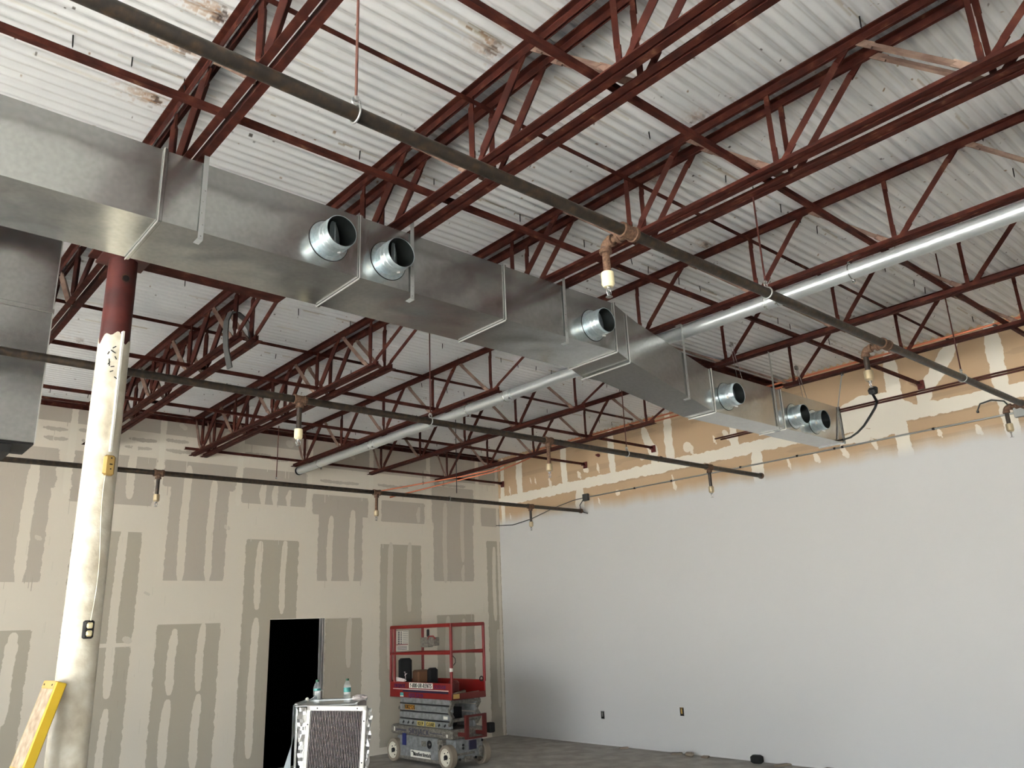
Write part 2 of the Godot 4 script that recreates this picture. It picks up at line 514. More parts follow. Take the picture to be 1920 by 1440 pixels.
func right_wall_image() -> Image:   # u runs from the corner (z = ZB) towards the camera
	var im := Image.create(2006, 1010, false, Image.FORMAT_RGB8)
	var tan_ := Color(0.71, 0.61, 0.485)
	var mud := Color(0.885, 0.86, 0.80)
	var paint := Color(0.775, 0.775, 0.765)
	im.fill(tan_)
	# faint darker courses in the paper face
	for i in 26:
		var y := 3.6 + rng.randf() * 1.4
		var x := rng.randf() * 10.0
		patch(im, x, x + 0.6 + rng.randf() * 1.6, y, y + 0.03 + rng.randf() * 0.05, tan_.darkened(0.05), 0.15)
	# the long taped joint and the upright ones
	var hp := []
	for i in 41:
		hp.append(Vector2(i * 0.25, 4.19 + 0.02 * wob.get_noise_1d(i * 3.0)))
	smear(im, hp, 0.16, mud, 0.35)
	smear(im, [Vector2(6.9, 4.3), Vector2(7.5, 4.4), Vector2(7.9, 4.25)], 0.28, mud, 0.5)
	smear(im, [Vector2(7.0, 4.02), Vector2(7.7, 4.05)], 0.16, mud, 0.6)
	for s in [[0.64, 0.16, 4.2, 5.0], [0.14, 0.10, 3.5, 5.0], [1.85, 0.14, 4.2, 5.0], [3.0, 0.13, 4.2, 5.0], [4.22, 0.15, 4.2, 5.0], [2.2, 0.2, 3.6, 4.15], [5.4, 0.14, 4.2, 4.6], [5.73, 0.19, 3.6, 4.15], [7.78, 0.17, 3.5, 5.0], [8.98, 0.16, 3.6, 5.05], [10.0, 0.2, 3.6, 5.0]]:
		smear(im, [Vector2(s[0], s[3]), Vector2(s[0] - 0.02, (s[2] + s[3]) * 0.5), Vector2(s[0], s[2])], s[1], mud, 0.28)
	smear(im, [Vector2(8.55, 4.92), Vector2(8.28, 4.58), Vector2(8.15, 4.46), Vector2(8.06, 4.22)], 0.17, mud, 0.3)   # the slanting smear
	smear(im, [Vector2(3.72, 4.86), Vector2(3.78, 4.65), Vector2(3.9, 4.45), Vector2(3.88, 4.25)], 0.15, mud, 0.5)
	for b in [[0.34, 4.36, 0.06, 0.16], [0.94, 4.46, 0.05, 0.1], [1.07, 4.44, 0.05, 0.12], [1.46, 4.33, 0.10, 0.14], [2.36, 4.45, 0.15, 0.12], [2.2, 4.36, 0.1, 0.1], [2.66, 4.4, 0.06, 0.16], [3.64, 4.42, 0.12, 0.06], [2.63, 3.84, 0.06, 0.1], [3.06, 3.92, 0.12, 0.06], [4.22, 3.9, 0.08, 0.22], [0.33, 3.86, 0.06, 0.12], [4.55, 4.41, 0.2, 0.06], [4.62, 4.33, 0.06, 0.12], [5.05, 4.42, 0.07, 0.12], [5.25, 4.46, 0.12, 0.1], [6.61, 3.86, 0.1, 0.1], [7.0, 3.87, 0.12, 0.14], [8.2, 3.88, 0.07, 0.12], [8.63, 3.83, 0.08, 0.1], [6.2, 3.85, 0.06, 0.14], [7.4, 3.9, 0.09, 0.14]]:
		var q := Vector2(b[0], b[1])
		smear(im, [q + Vector2(-b[2] * 0.2, b[3] * 0.55), q + Vector2(b[2] * 0.1, b[3] * 0.1), q + Vector2(b[2] * 0.35, -b[3] * 0.5)], b[2] * 0.55, mud.lerp(tan_, 0.15), 0.9)
		smear(im, [q + Vector2(0, b[3] * 0.2), q + Vector2(0, -b[3] * 0.2)], b[2] * 0.8, mud.lerp(tan_, 0.1), 0.9)
	# the sprayed paint: solid below, drifting out upwards
	var h := im.get_height()
	patch(im, 0.0, 10.03, 0.0, 3.62, paint, 0.0)
	var fade := Image.create(2006, 120, false, Image.FORMAT_RGBA8)
	for x in 2006:
		var lo := 3.70 + 0.05 * wob.get_noise_2d(x * 0.012, 3.0) + (0.06 if x < 500 else 0.0)
		for r in 120:
			var y := 4.12 - r / PPM
			var a := 1.0 - smoothstep(lo - 0.05, lo + 0.19, y + 0.015 * wob.get_noise_2d(x * 0.3, r * 0.3))
			fade.set_pixel(x, r, Color(paint.r, paint.g, paint.b, a))
	var base := im
	base.convert(Image.FORMAT_RGBA8)
	base.blend_rect(fade, Rect2i(0, 0, 2006, 120), Vector2i(0, int(h - 4.12 * PPM)))
	base.convert(Image.FORMAT_RGB8)
	return base


func deck_image() -> Image:   # 10.2 m along x, 12 m along z
	var im := Image.create(2040, 1500, false, Image.FORMAT_RGB8)
	var w := Color(0.825, 0.828, 0.825)
	im.fill(w)
	var px := 200.0
	var pz := 125.0
	# faint streaks along the flutes
	for i in 1500:
		var row := rng.randi_range(0, 1499)
		var x := rng.randi_range(0, 2000)
		var t := rng.randf()
		im.fill_rect(Rect2i(x, row, rng.randi_range(10, 130), 1), w.lerp(Color(0.70, 0.66, 0.58) if t < 0.4 else Color(0.76, 0.76, 0.75), rng.randf_range(0.15, 0.55)))
	for k in range(0, 137):   # thin grey lines of varying strength along the flute edges
		for e in [0.30, 0.74]:
			var row := int(1500 - (k + e) * 0.088 * pz - 0.6)
			var x := 0
			while x < 2040:
				var ln := rng.randi_range(30, 260)
				if row >= 0 and row < 1500:
					im.fill_rect(Rect2i(x, row, ln, 1), w.lerp(Color(0.60, 0.585, 0.56), rng.randf_range(0.05, 0.42)))
				x += ln
	for k in 9:   # grimy side laps
		var row := int(1500 - (1.385 + 1.408 * k) * pz)
		for i in 90:
			im.fill_rect(Rect2i(rng.randi_range(0, 2000), row + rng.randi_range(-2, 2), rng.randi_range(4, 60), 1), w.lerp(Color(0.52, 0.45, 0.33), rng.randf_range(0.15, 0.6)))
	for i in 2600:   # specks
		var c := Color(0.25, 0.22, 0.2) if rng.randf() < 0.5 else Color(0.48, 0.38, 0.28)
		var s := 1 if rng.randf() < 0.72 else 2
		im.fill_rect(Rect2i(rng.randi_range(0, 2036), rng.randi_range(0, 1497), s + rng.randi_range(0, 3), s), w.lerp(c, rng.randf_range(0.35, 0.95)))
	# rust bleeding out beside the joists
	for r in [[1.20, 3.56, 0.30, 1.0], [1.14, 3.93, 0.26, 0.9], [1.16, 4.50, 0.22, 0.9], [2.49, 2.86, 0.14, 0.6], [4.0, 2.5, 0.12, 0.3], [4.36, 3.2, 0.10, 0.3], [5.6, 3.6, 0.16, 0.5], [5.8, 3.9, 0.16, 0.45], [4.1, 5.9, 0.3, 0.4], [1.9, 9.2, 0.6, 0.3], [2.3, 9.9, 0.6, 0.25]]:
		for j in 500:
			var d := rng.randf() * rng.randf()
			var x: float = r[0] - d * r[2] * 1.6 * (1.0 if rng.randf() < 0.85 else -0.6)
			var z: float = r[1] + rng.randfn() * 0.03 * (1.0 + d)
			var c := Color(0.16, 0.10, 0.07) if d < 0.07 else Color(0.55, 0.38, 0.24)
			var a: float = r[3] * (1.0 - d) * rng.randf_range(0.06, 0.42)
			var ix := clampi(int(x * px), 0, 2030)
			var iz := clampi(int(1500 - z * pz), 0, 1498)
			var was := im.get_pixel(ix, iz)
			im.fill_rect(Rect2i(ix, iz, rng.randi_range(2, 7), 1), was.lerp(c, a))
	return im


# ------------------------------------------------------------------ the room
func wall_quad_z(mb: MB, x0: float, x1: float, y0: float, y1: float) -> void:   # faces +z
	var uv := func(x: float, y: float) -> Vector2: return Vector2(x / 10.03, 1.0 - y / 5.05)
	mb.quad(Vector3(x0, y0, ZB), Vector3(x1, y0, ZB), Vector3(x1, y1, ZB), Vector3(x0, y1, ZB), uv.call(x0, y0), uv.call(x1, y0), uv.call(x1, y1), uv.call(x0, y1))


func room() -> void:
	var deckm := textured("deck_paint", deck_image(), 0.5)
	deckm.texture_repeat = true
	deckm.normal_enabled = false
	var bw := textured("taped_board", back_wall_image(), 0.85)
	var rw := textured("half_painted_board", right_wall_image(), 0.8)
	# floor
	var f := MB.new()
	f.box(Vector3((XL + XR) / 2, -0.1, (ZB - 4 + ZF) / 2), Vector3(XR - XL + 0.4, 0.2, ZF - ZB + 4.4))
	struct_("floor", f, M.concrete)
	# back wall with the doorway at x 5.43 .. 6.33
	var b := MB.new()
	var dx0 := 5.43
	var dx1 := 6.335
	var dy := 2.10
	wall_quad_z(b, 0.0, dx0, 0.0, 5.15)
	wall_quad_z(b, dx1, XR, 0.0, 5.15)
	wall_quad_z(b, dx0, dx1, dy, 5.15)
	var wb := struct_("wall_back", b, bw)
	var core := MB.new()
	core.box(Vector3((XL + dx0) / 2, 2.575, ZB - 0.085), Vector3(dx0 - XL, 5.15, 0.16))
	core.box(Vector3((dx1 + XR + 0.2) / 2, 2.575, ZB - 0.085), Vector3(XR + 0.2 - dx1, 5.15, 0.16))
	core.box(Vector3((dx0 + dx1) / 2, (dy + 5.15) / 2, ZB - 0.085), Vector3(dx1 - dx0, 5.15 - dy, 0.16))
	core.box(Vector3(XL / 2, 2.575, ZB - 0.08), Vector3(-XL, 5.15, 0.17))
	obj("board_core", core, M.plain_paint, wb)
	# room behind, its walls coloured near black in place of shade
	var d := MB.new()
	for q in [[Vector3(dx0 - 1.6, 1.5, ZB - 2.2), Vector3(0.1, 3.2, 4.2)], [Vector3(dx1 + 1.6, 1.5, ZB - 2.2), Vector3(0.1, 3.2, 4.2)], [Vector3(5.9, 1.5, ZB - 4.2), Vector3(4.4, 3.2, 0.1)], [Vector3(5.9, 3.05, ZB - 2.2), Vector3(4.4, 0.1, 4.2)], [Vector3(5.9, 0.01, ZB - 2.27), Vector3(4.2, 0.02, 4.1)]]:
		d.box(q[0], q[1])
	struct_("wall_dark_room", d, M.room_shade)
	# doorway: metal stud on its right, torn board edge
	var dr := Node3D.new()
	dr.name = "door_1"
	dr.position = Vector3(5.88, 0, ZB)
	add_child(dr)
	dr.set_meta("kind", "structure")
	var st := MB.new()
	st.box(Vector3(dx1 - 0.045, 1.05, ZB - 0.01), Vector3(0.012, 2.1, 0.09))
	st.box(Vector3(dx1 - 0.005, 1.05, ZB + 0.002), Vector3(0.014, 2.1, 0.012))
	st.box(Vector3(dx1 - 0.025, 1.05, ZB - 0.05), Vector3(0.05, 2.1, 0.01))
	obj("metal_stud", st, M.bright_edge, dr)
	var st2 := MB.new()
	st2.box(Vector3(dx1 - 0.025, 1.05, ZB - 0.02), Vector3(0.03, 2.1, 0.03))
	obj("stud_shade", st2, M.black, dr)  # black filler stands in for shade inside the stud
	var hd := MB.new()
	hd.box(Vector3((dx0 + dx1) / 2, dy + 0.003, ZB - 0.06), Vector3(dx1 - dx0, 0.008, 0.14))
	obj("head_edge", hd, M.white_sign, dr)
	# right wall, its board stops 3 cm above the slab
	var r := MB.new()
	var uvr := func(z: float, y: float) -> Vector2: return Vector2((z - ZB) / 10.03, 1.0 - y / 5.05)
	r.quad(Vector3(XR, 0.03, ZF), Vector3(XR, 0.03, ZB), Vector3(XR, 5.15, ZB), Vector3(XR, 5.15, ZF), uvr.call(ZF, 0.03), uvr.call(ZB, 0.03), uvr.call(ZB, 5.15), uvr.call(ZF, 5.15))
	var wr := struct_("wall_right", r, rw)
	var rc := MB.new()
	rc.box(Vector3(XR + 0.008, 2.59, (ZB + ZF) / 2), Vector3(0.014, 5.12, ZF - ZB))
	rc.box(Vector3(XR + 0.1, 2.575, (ZB + ZF) / 2), Vector3(0.15, 5.15, ZF - ZB))
	obj("board_core", rc, M.plain_paint, wr)
	# left wall and front wall: unseen storefront windows between piers
	var l := MB.new()
	l.box(Vector3(XL - 0.1, 4.2, (ZB + ZF) / 2), Vector3(0.2, 1.9, ZF - ZB + 0.2))
	l.box(Vector3(XL - 0.1, 1.7, -10.6), Vector3(0.2, 3.4, 2.4))
	l.box(Vector3(XL - 0.1, 1.7, 5.6), Vector3(0.2, 3.4, 1.9))
	l.box(Vector3(XL - 0.1, 0.15, -2.5), Vector3(0.2, 0.3, 14.4))
	struct_("wall_left", l, M.plain_paint)
	var fr := MB.new()
	fr.box(Vector3((XL + XR) / 2, 4.2, ZF + 0.1), Vector3(XR - XL + 0.4, 1.9, 0.2))
	fr.box(Vector3(XL + 0.5, 1.7, ZF + 0.1), Vector3(1.2, 3.4, 0.2))
	fr.box(Vector3(4.92, 1.7, ZF + 0.1), Vector3(10.55, 3.4, 0.2))
	fr.box(Vector3(-2.6, 0.15, ZF + 0.1), Vector3(4.6, 0.3, 0.2))
	struct_("wall_front", fr, M.plain_paint)
	var wn := 1
	for k in 6:
		var z0 := -9.4 + k * 2.345
		var mb := MB.new()
		for e in [[Vector3(XL - 0.1, 0.33, z0 + 1.17), Vector3(0.1, 0.06, 2.34)], [Vector3(XL - 0.1, 3.22, z0 + 1.17), Vector3(0.1, 0.06, 2.34)], [Vector3(XL - 0.1, 1.77, z0 + 0.03), Vector3(0.1, 2.9, 0.06)], [Vector3(XL - 0.1, 1.77, z0 + 2.31), Vector3(0.1, 2.9, 0.06)]]:
			mb.box(e[0], e[1])
		var w := struct_("window_%d" % wn, mb, M.frame_dark)
		wn += 1
		var p := MB.new()
		p.box(Vector3(XL - 0.1, 1.77, z0 + 1.17), Vector3(0.008, 2.86, 2.24))
		obj("pane", p, M.pane_glass, w)
	for k in 2:  # front windows, out of view, added so light rakes across the deck ribs
		var x0 := -4.8 + k * 2.2
		var mb := MB.new()
		for e in [[Vector3(x0 + 1.1, 0.33, ZF + 0.1), Vector3(2.2, 0.06, 0.1)], [Vector3(x0 + 1.1, 3.22, ZF + 0.1), Vector3(2.2, 0.06, 0.1)], [Vector3(x0 + 0.03, 1.77, ZF + 0.1), Vector3(0.06, 2.9, 0.1)], [Vector3(x0 + 2.17, 1.77, ZF + 0.1), Vector3(0.06, 2.9, 0.1)]]:
			mb.box(e[0], e[1])
		var w := struct_("window_%d" % wn, mb, M.frame_dark)
		wn += 1
		var p := MB.new()
		p.box(Vector3(x0 + 1.1, 1.77, ZF + 0.1), Vector3(2.1, 2.86, 0.008))
		obj("pane", p, M.pane_glass, w)
	# pavement outside
	var g := MB.new()
	g.box(Vector3(XL - 20.2, -0.1, 0), Vector3(40, 0.16, 70))
	g.box(Vector3(12, -0.1, ZF + 14.2), Vector3(24.4, 0.16, 28))
	struct_("ground", g, M.paving)
	# roof: insulation over the deck
	var rf := MB.new()
	rf.box(Vector3((XL + XR) / 2, 5.25, (ZB + ZF) / 2), Vector3(XR - XL + 0.8, 0.25, ZF - ZB + 0.8))
	struct_("roof", rf, M.slab)
	# corrugated deck in sheets, flutes along x
	var ceil_ := Node3D.new()
	ceil_.name = "ceiling"
	ceil_.position = Vector3(2, 5.02, -3)
	add_child(ceil_)
	ceil_.set_meta("kind", "structure")
	var pitch := 0.088
	for s in 13:
		var z1 := -1.385 + 1.408 * (5 - s)
		var mb := MB.new()
		var prof := []
		for i in 16 * 10 + 1:
			var ph := TAU * i / 10.0
			var c := cos(ph)
			var y := YD + 0.0118 * signf(c) * pow(absf(c), 0.6) - (0.0015 if i > 156 else 0.0)
			prof.append(Vector2(z1 - 1.408 * i / 160.0, y))
		for i in 160:
			var p: Vector2 = prof[i]
			var q: Vector2 = prof[i + 1]
			if p.x > ZF + 0.05 or q.x < ZB - 0.1:
				continue
			var pn := func(k: int) -> Vector3:
				var a: Vector2 = prof[maxi(k - 1, 0)]
				var e: Vector2 = prof[mini(k + 1, 160)]
				var t := (e - a).normalized()
				return Vector3(0, t.x, -t.y) if t.x < 0 else Vector3(0, -t.x, t.y)
			var n0: Vector3 = pn.call(i)
			var n1: Vector3 = pn.call(i + 1)
			var U := func(x: float, z: float) -> Vector2: return Vector2(x / 10.2, 1.0 + z / 12.0)
			mb.squad(Vector3(XL, q.y, q.x), Vector3(XR, q.y, q.x), Vector3(XR, p.y, p.x), Vector3(XL, p.y, p.x), n1, n1, n0, n0, U.call(XL, q.x), U.call(XR, q.x), U.call(XR, p.x), U.call(XL, p.x))
		if mb.v.size():
			obj("deck_sheet", mb, deckm, ceil_)
	# screws through the deck
	var sc := MB.new()
	sc.lathe(Vector3.ZERO, Vector3.DOWN, [[0.0042, -0.03], [0.0042, 0.045], [0.0, 0.06]], 6)
	var scm := sc.mesh(Vector3.ZERO)
	scm.surface_set_material(0, M.screw)
	var made := 0
	for k in 8:
		var z := -1.385 - 1.408 * k
		var x := 0.25 + rng.randf() * 0.2
		while x < 9.9 and made < 230:
			x += [0.28, 0.3, 0.3, 0.45, 0.6][rng.randi_range(0, 4)]
			if rng.randf() < 0.30:
				continue
			var s := MeshInstance3D.new()
			s.name = "screw"
			s.mesh = scm
			s.position = Vector3(x, YD - 0.01, z + rng.randf_range(-0.03, 0.03)) - ceil_.position
			s.rotation = Vector3(rng.randf_range(-0.12, 0.12), 0, rng.randf_range(-0.12, 0.12))
			ceil_.add_child(s, true)
			made += 1
	# ledger angle under the deck along the back wall
	var lg := MB.new()
	lg.angle(Vector3(0, 5.0, ZB + 0.004), Vector3(XR, 5.0, ZB + 0.004), 0.06, 0.006, Vector3.DOWN, Vector3.BACK)
	struct_("trim_1", lg, M.primer)


# ------------------------------------------------------------------ column and girder
func column_and_girder() -> void:
	var cx := 1.335
	var c := thing("steel_column", "round steel column, red primer at its head and cream paint below, under the duct", "column", Vector3(cx, 0, GIRDER_Z))
	var a := MB.new()
	a.lathe(Vector3(cx, 0, GIRDER_Z), Vector3.UP, [[0.094, 3.6], [0.092, 4.385]], 40)
	obj("shaft_head", a, M.column_red, c)
	var b := MB.new()   # painted shaft; its paint ends in a wavy brushed edge
	var o := Vector3(cx, 0, GIRDER_Z)
	for i in 48:
		var a0 := TAU * i / 48.0
		var a1 := TAU * (i + 1) / 48.0
		var d0 := Vector3(cos(a0), 0, -sin(a0))
		var d1 := Vector3(cos(a1), 0, -sin(a1))
		for k in 12:
			var c0 := []
			for q in [[a0, k, d0], [a1, k, d1], [a1, k + 1, d1], [a0, k + 1, d0]]:
				var t: float = q[1] / 12.0
				var h: float = 3.80 + 0.03 * sin(q[0] * 3.0 + 1.0) + 0.02 * sin(q[0] * 7.0)
				c0.append(o + q[2] * lerpf(0.120, 0.0975, pow(t, 0.8)) + Vector3(0, h * t, 0))
			b.squad(c0[0], c0[1], c0[2], c0[3], d0, d1, d1, d0)
			if k == 11:
				b.quad(c0[3], c0[2], c0[2] - d1 * 0.01, c0[3] - d0 * 0.01)
	obj("shaft", b, M.column_cream, c)
	var cap := MB.new()
	cap.box(Vector3(cx, 4.393, GIRDER_Z), Vector3(0.30, 0.016, 0.24))
	obj("cap_plate", cap, M.column_red, c)
	var hole := MB.new()   # torched hole in the head
	var hd := Vector3(0.05, 0, 1).normalized()
	hole.lathe(Vector3(cx, 4.23, GIRDER_Z) + hd * 0.088, hd, [[0.030, 0.0], [0.030, 0.006], [0.022, 0.007], [0.022, 0.0]], 20)
	obj("hole_rim", hole, M.rusty_primer, c)
	var hb := MB.new()
	hb.lathe(Vector3(cx, 4.23, GIRDER_Z) + hd * 0.088, hd, [[0.022, 0.005], [0.0, 0.0052]], 20)
	obj("hole", hb, M.black, c)
	# scribbles in black marker
	var mk := MB.new()
	for s in [[-0.03, 3.70, 0.03, -0.02], [-0.02, 3.715, 0.02, 0.015], [0.0, 3.66, 0.012, -0.02], [-0.035, 3.64, 0.006, -0.05], [-0.04, 3.60, 0.012, 0.02], [-0.02, 3.585, 0.022, 0.005], [-0.022, 3.55, 0.02, 0.01], [0.01, 3.52, 0.022, -0.014], [-0.05, 3.67, 0.01, 0.02]]:
		var th: float = PI * 1.5 + (s[0] + 0.015) * 9.0 - 0.25
		var d := Vector3(cos(th), 0, -sin(th))
		var t := Vector3(-sin(th), 0, -cos(th))
		var p: Vector3 = Vector3(cx, s[1], GIRDER_Z) + d * 0.1008
		mk.bar(p, p + t * s[2] + Vector3(0, s[3], 0), 0.006, 0.002, d)
	obj("marker_scribble", mk, M.ink, c)
	# edge strip running down the face, ending above the yellow plate
	var strip := MB.new()
	var f0 := Vector3(0.2, 0, 0.98).normalized()
	strip.bar(Vector3(cx, 3.02, GIRDER_Z) + f0 * 0.108, Vector3(cx, 3.84, GIRDER_Z) + f0 * 0.104, 0.012, 0.03, f0)
	obj("edge_strip", strip, M.column_white, c)
	var wire := MB.new()
	var wp := []
	for i in 30:
		var y := 3.0 - i * 0.035
		wp.append(Vector3(cx - 0.005 - 0.012 * sin(i * 0.22), y, GIRDER_Z) + f0 * (0.1155 - (3.0 - y) * -0.006))
	wire.tube(wp, 0.004, 6)
	obj("wire", wire, M.column_cream, c)
	var yb := MB.new()
	yb.cbox(Vector3(cx, 2.93, GIRDER_Z) + f0 * 0.115, Vector3(0.07, 0.13, 0.035), 0.012, Basis(Vector3.UP, 0.2))
	var plate := obj("blank_plate", yb, M.yellow_pale, c)
	var ys := MB.new()
	for y in [2.905, 2.935, 2.975]:
		ys.box(Vector3(cx + 0.004, y, GIRDER_Z) + f0 * 0.1335, Vector3(0.008 if y != 2.935 else 0.018, 0.007, 0.004), Basis(Vector3.UP, 0.2))
	obj("slot", ys, M.ink, plate)
	var ob := MB.new()
	ob.cbox(Vector3(cx - 0.01, 1.935, GIRDER_Z) + f0 * 0.108, Vector3(0.062, 0.105, 0.03), 0.008, Basis(Vector3.UP, 0.2))
	var outlet := obj("outlet_box", ob, M.black, c)
	for y in [1.912, 1.957]:
		var k := MB.new()
		k.cbox(Vector3(cx - 0.01, y, GIRDER_Z) + f0 * 0.123, Vector3(0.036, 0.034, 0.014), 0.008, Basis(Vector3.UP, 0.2))
		obj("socket", k, M.cream_plastic, outlet)
	# girder: the deep cantilever end over the column, then the shallower beam on to the right wall
	for g in [[XL + 0.05, 1.12, 4.72, "shallow red beam at far left, hidden above the duct and the big sheet metal drop"], [1.13, 2.52, 4.402, "deep red girder on the round column, ending in front of the doubled joists"], [2.54, XR - 0.02, 4.72, "shallow red beam hidden behind the duct, running on to the right wall"]]:
		var t := thing("girder", g[3], "beam", Vector3((g[0] + g[1]) / 2, g[2], GIRDER_Z))
		var m := MB.new()
		m.box(Vector3((g[0] + g[1]) / 2, g[2] + 0.007, GIRDER_Z), Vector3(g[1] - g[0], 0.014, 0.19))
		obj("bottom_flange", m, M.primer, t)
		m = MB.new()
		m.box(Vector3((g[0] + g[1]) / 2, 4.943, GIRDER_Z), Vector3(g[1] - g[0], 0.014, 0.19))
		obj("top_flange", m, M.primer, t)
		m = MB.new()
		m.box(Vector3((g[0] + g[1]) / 2, (g[2] + 4.95) / 2, GIRDER_Z), Vector3(g[1] - g[0] - 0.002, 4.95 - g[2] - 0.02, 0.01))
		obj("web", m, M.primer, t)


# ------------------------------------------------------------------ joists
func joist(x: float, back: bool, label: String, group: String) -> Node3D:
	var z0 := ZB + 0.03 if back else GIRDER_Z + 0.02       # chord ends
	var z1 := GIRDER_Z - 0.02 if back else ZF - 0.05
	var t := thing("bar_joist", label, "joist", Vector3(x, YB, (z0 + z1) / 2), group)
	var g := 0.015 if x < 1.5 else 0.008
	var leg := 0.044
	for s in [-1.0, 1.0]:
		var m := MB.new()
		m.angle(Vector3(x + s * g, YT - 0.001, z0), Vector3(x + s * g, YT - 0.001, z1), leg, 0.006, Vector3(s, 0, 0), Vector3.DOWN, 0.05)
		obj("top_chord_angle", m, M.primer, t)
		m = MB.new()
		m.angle(Vector3(x + s * g, YB, z0 if back else -4.62), Vector3(x + s * g, YB, (-5.62 if x < 1.5 else -6.6) if back else z1), leg, 0.006, Vector3(s, 0, 0), Vector3.UP, 0.05)
		obj("bottom_chord_angle", m, M.primer, t)
	# panel points
	var tops := []
	var bots := []
	if back:
		for i in 4:
			tops.append(-7.36 - 1.135 * i)
		for i in 5:
			bots.append(-6.73 - 1.155 * i)
	else:
		for i in 6:
			tops.append(-3.89 + 1.2 * i)
		for i in 6:
			bots.append(-4.48 + 1.2 * i if i == 0 else -3.21 + 1.16 * (i - 1))
	var yt := YT - 0.035
	var yb := YB + 0.035
	for i in bots.size():
		var zb: float = bots[i]
		web(t, "web_vertical", Vector3(x, yb, zb), Vector3(x, yt, zb), 0.030, x)
		var near := tops.filter(func(q): return absf(q - zb) < 0.85)
		for q in near:
			var dz: float = 0.035 * signf(q - zb)
			web(t, "web_diagonal", Vector3(x, yb, zb + dz * 1.4), Vector3(x, yt, q - dz), 0.036, x)
	var ze: float = GIRDER_Z - 0.1 if back else GIRDER_Z + 0.1
	web(t, "end_diagonal", Vector3(x, yb, bots[0] + (0.05 if back else -0.05)), Vector3(x, yt, ze), 0.026, x)
	if back:
		web(t, "end_diagonal", Vector3(x, yb, bots[4] - 0.05), Vector3(x, yt, ZB + 0.1), 0.026, x)
	# bearing seat on the girder
	var seat := MB.new()
	seat.box(Vector3(x, 4.972, GIRDER_Z + (-0.06 if back else 0.06)), Vector3(0.08, 0.04, 0.1))
	obj("seat", seat, M.primer, t)
	return t


# a web member: an angle crimped flat at its two ends
func web(t: Node3D, called: String, a: Vector3, b: Vector3, w: float, _x: float) -> void:
	var m := MB.new()
	var e := (b - a).normalized()
	var L := a.distance_to(b)
	var side := Vector3.RIGHT
	var out := side.cross(e).normalized()
	if out.z < 0:
		out = -out
	var cr := minf(0.09, L * 0.2)
	var a2 := a + e * cr
	var b2 := b - e * cr
	for s in [-1.0, 1.0]:   # the two legs open towards the back
		m.hexa(leg_block(a2 + out * w * 0.4, b2 + out * w * 0.4, side * s * w * 0.72 - out * w * 0.72, 0.0045, s * side.dot(Vector3.RIGHT)))
	m.bar(a, a2 + e * 0.02, 0.012, w * 1.1, out)
	m.bar(b2 - e * 0.02, b, 0.012, w * 1.1, out)
	# taper between crimp and angle
	for q in [[a + e * cr * 0.45, a2], [b - e * cr * 0.45, b2]]:
		for s in [-1.0, 1.0]:
			var h: Vector3 = q[1] + out * w * 0.4
			var k: Vector3 = q[1] + out * w * 0.4 + side * s * w * 0.72 - out * w * 0.72
			var c: Vector3 = q[0] + out * w * 0.5
			var d: Vector3 = q[0] - out * w * 0.5
			m.quad(h, k, d, c)
			m.quad(c, d, k, h)
	obj(called, m, M.pale_primer if absf(e.z) > 0.2 and e.y * e.z < 0.0 else M.primer, t)   # paler on the members whose broad face looks up


func leg_block(a: Vector3, b: Vector3, leg: Vector3, th: float, _s: float) -> Array:
	var e := (b - a).normalized()
	var n := e.cross(leg).normalized() * th * 0.5
	var p := [a - n, a + n, a + leg + n, a + leg - n, b - n, b + n, b + leg + n, b + leg - n]
	var up := (b - a)
	var area: Vector3 = (p[1] - p[0]).cross(p[2] - p[0])
	if area.dot(up) < 0:
		p = [p[3], p[2], p[1], p[0], p[7], p[6], p[5], p[4]]
	return p


func joists() -> void:
	joist(1.29, false, "single red bar joist at upper left, with rust stains on the deck beside it", "")
	joist(1.29, true, "red bar joist meeting the girder at the column, half behind the big sheet metal drop", "")
	joist(2.632, false, "left one of the doubled red joists above the two neighbouring duct collars, front bay", "")
	joist(2.792, false, "right one of the doubled red joists above the two neighbouring duct collars, front bay", "")
	joist(2.632, true, "left one of the doubled back joists with the rubber strap hanging over it", "")
	joist(2.792, true, "right one of the doubled back joists, just right of the rubber strap", "")
	joist(4.07, false, "left one of the doubled red joists over the main pipe's first drop", "")
	joist(4.24, false, "right one of the doubled red joists holding the hanger rod of the main pipe", "")
	joist(4.07, true, "left one of the doubled back joists ending left of the silver conduit end", "")
	joist(4.24, true, "right one of the doubled back joists above the thin rod to the lower pipe", "")
	joist(5.69, false, "single red joist carrying the silver conduit above the front of the room", "")
	joist(5.69, true, "single red joist carrying the silver conduit towards the back wall", "")
	joist(7.10, false, "single red joist between silver conduit and copper pipes, front bay", "")
	joist(7.10, true, "single red joist between silver conduit and copper pipes, back bay", "")
	joist(8.49, false, "red joist nearest the right wall, below the copper pipes, front bay", "")
	joist(8.49, true, "red joist nearest the right wall, below the copper pipes, back bay", "")


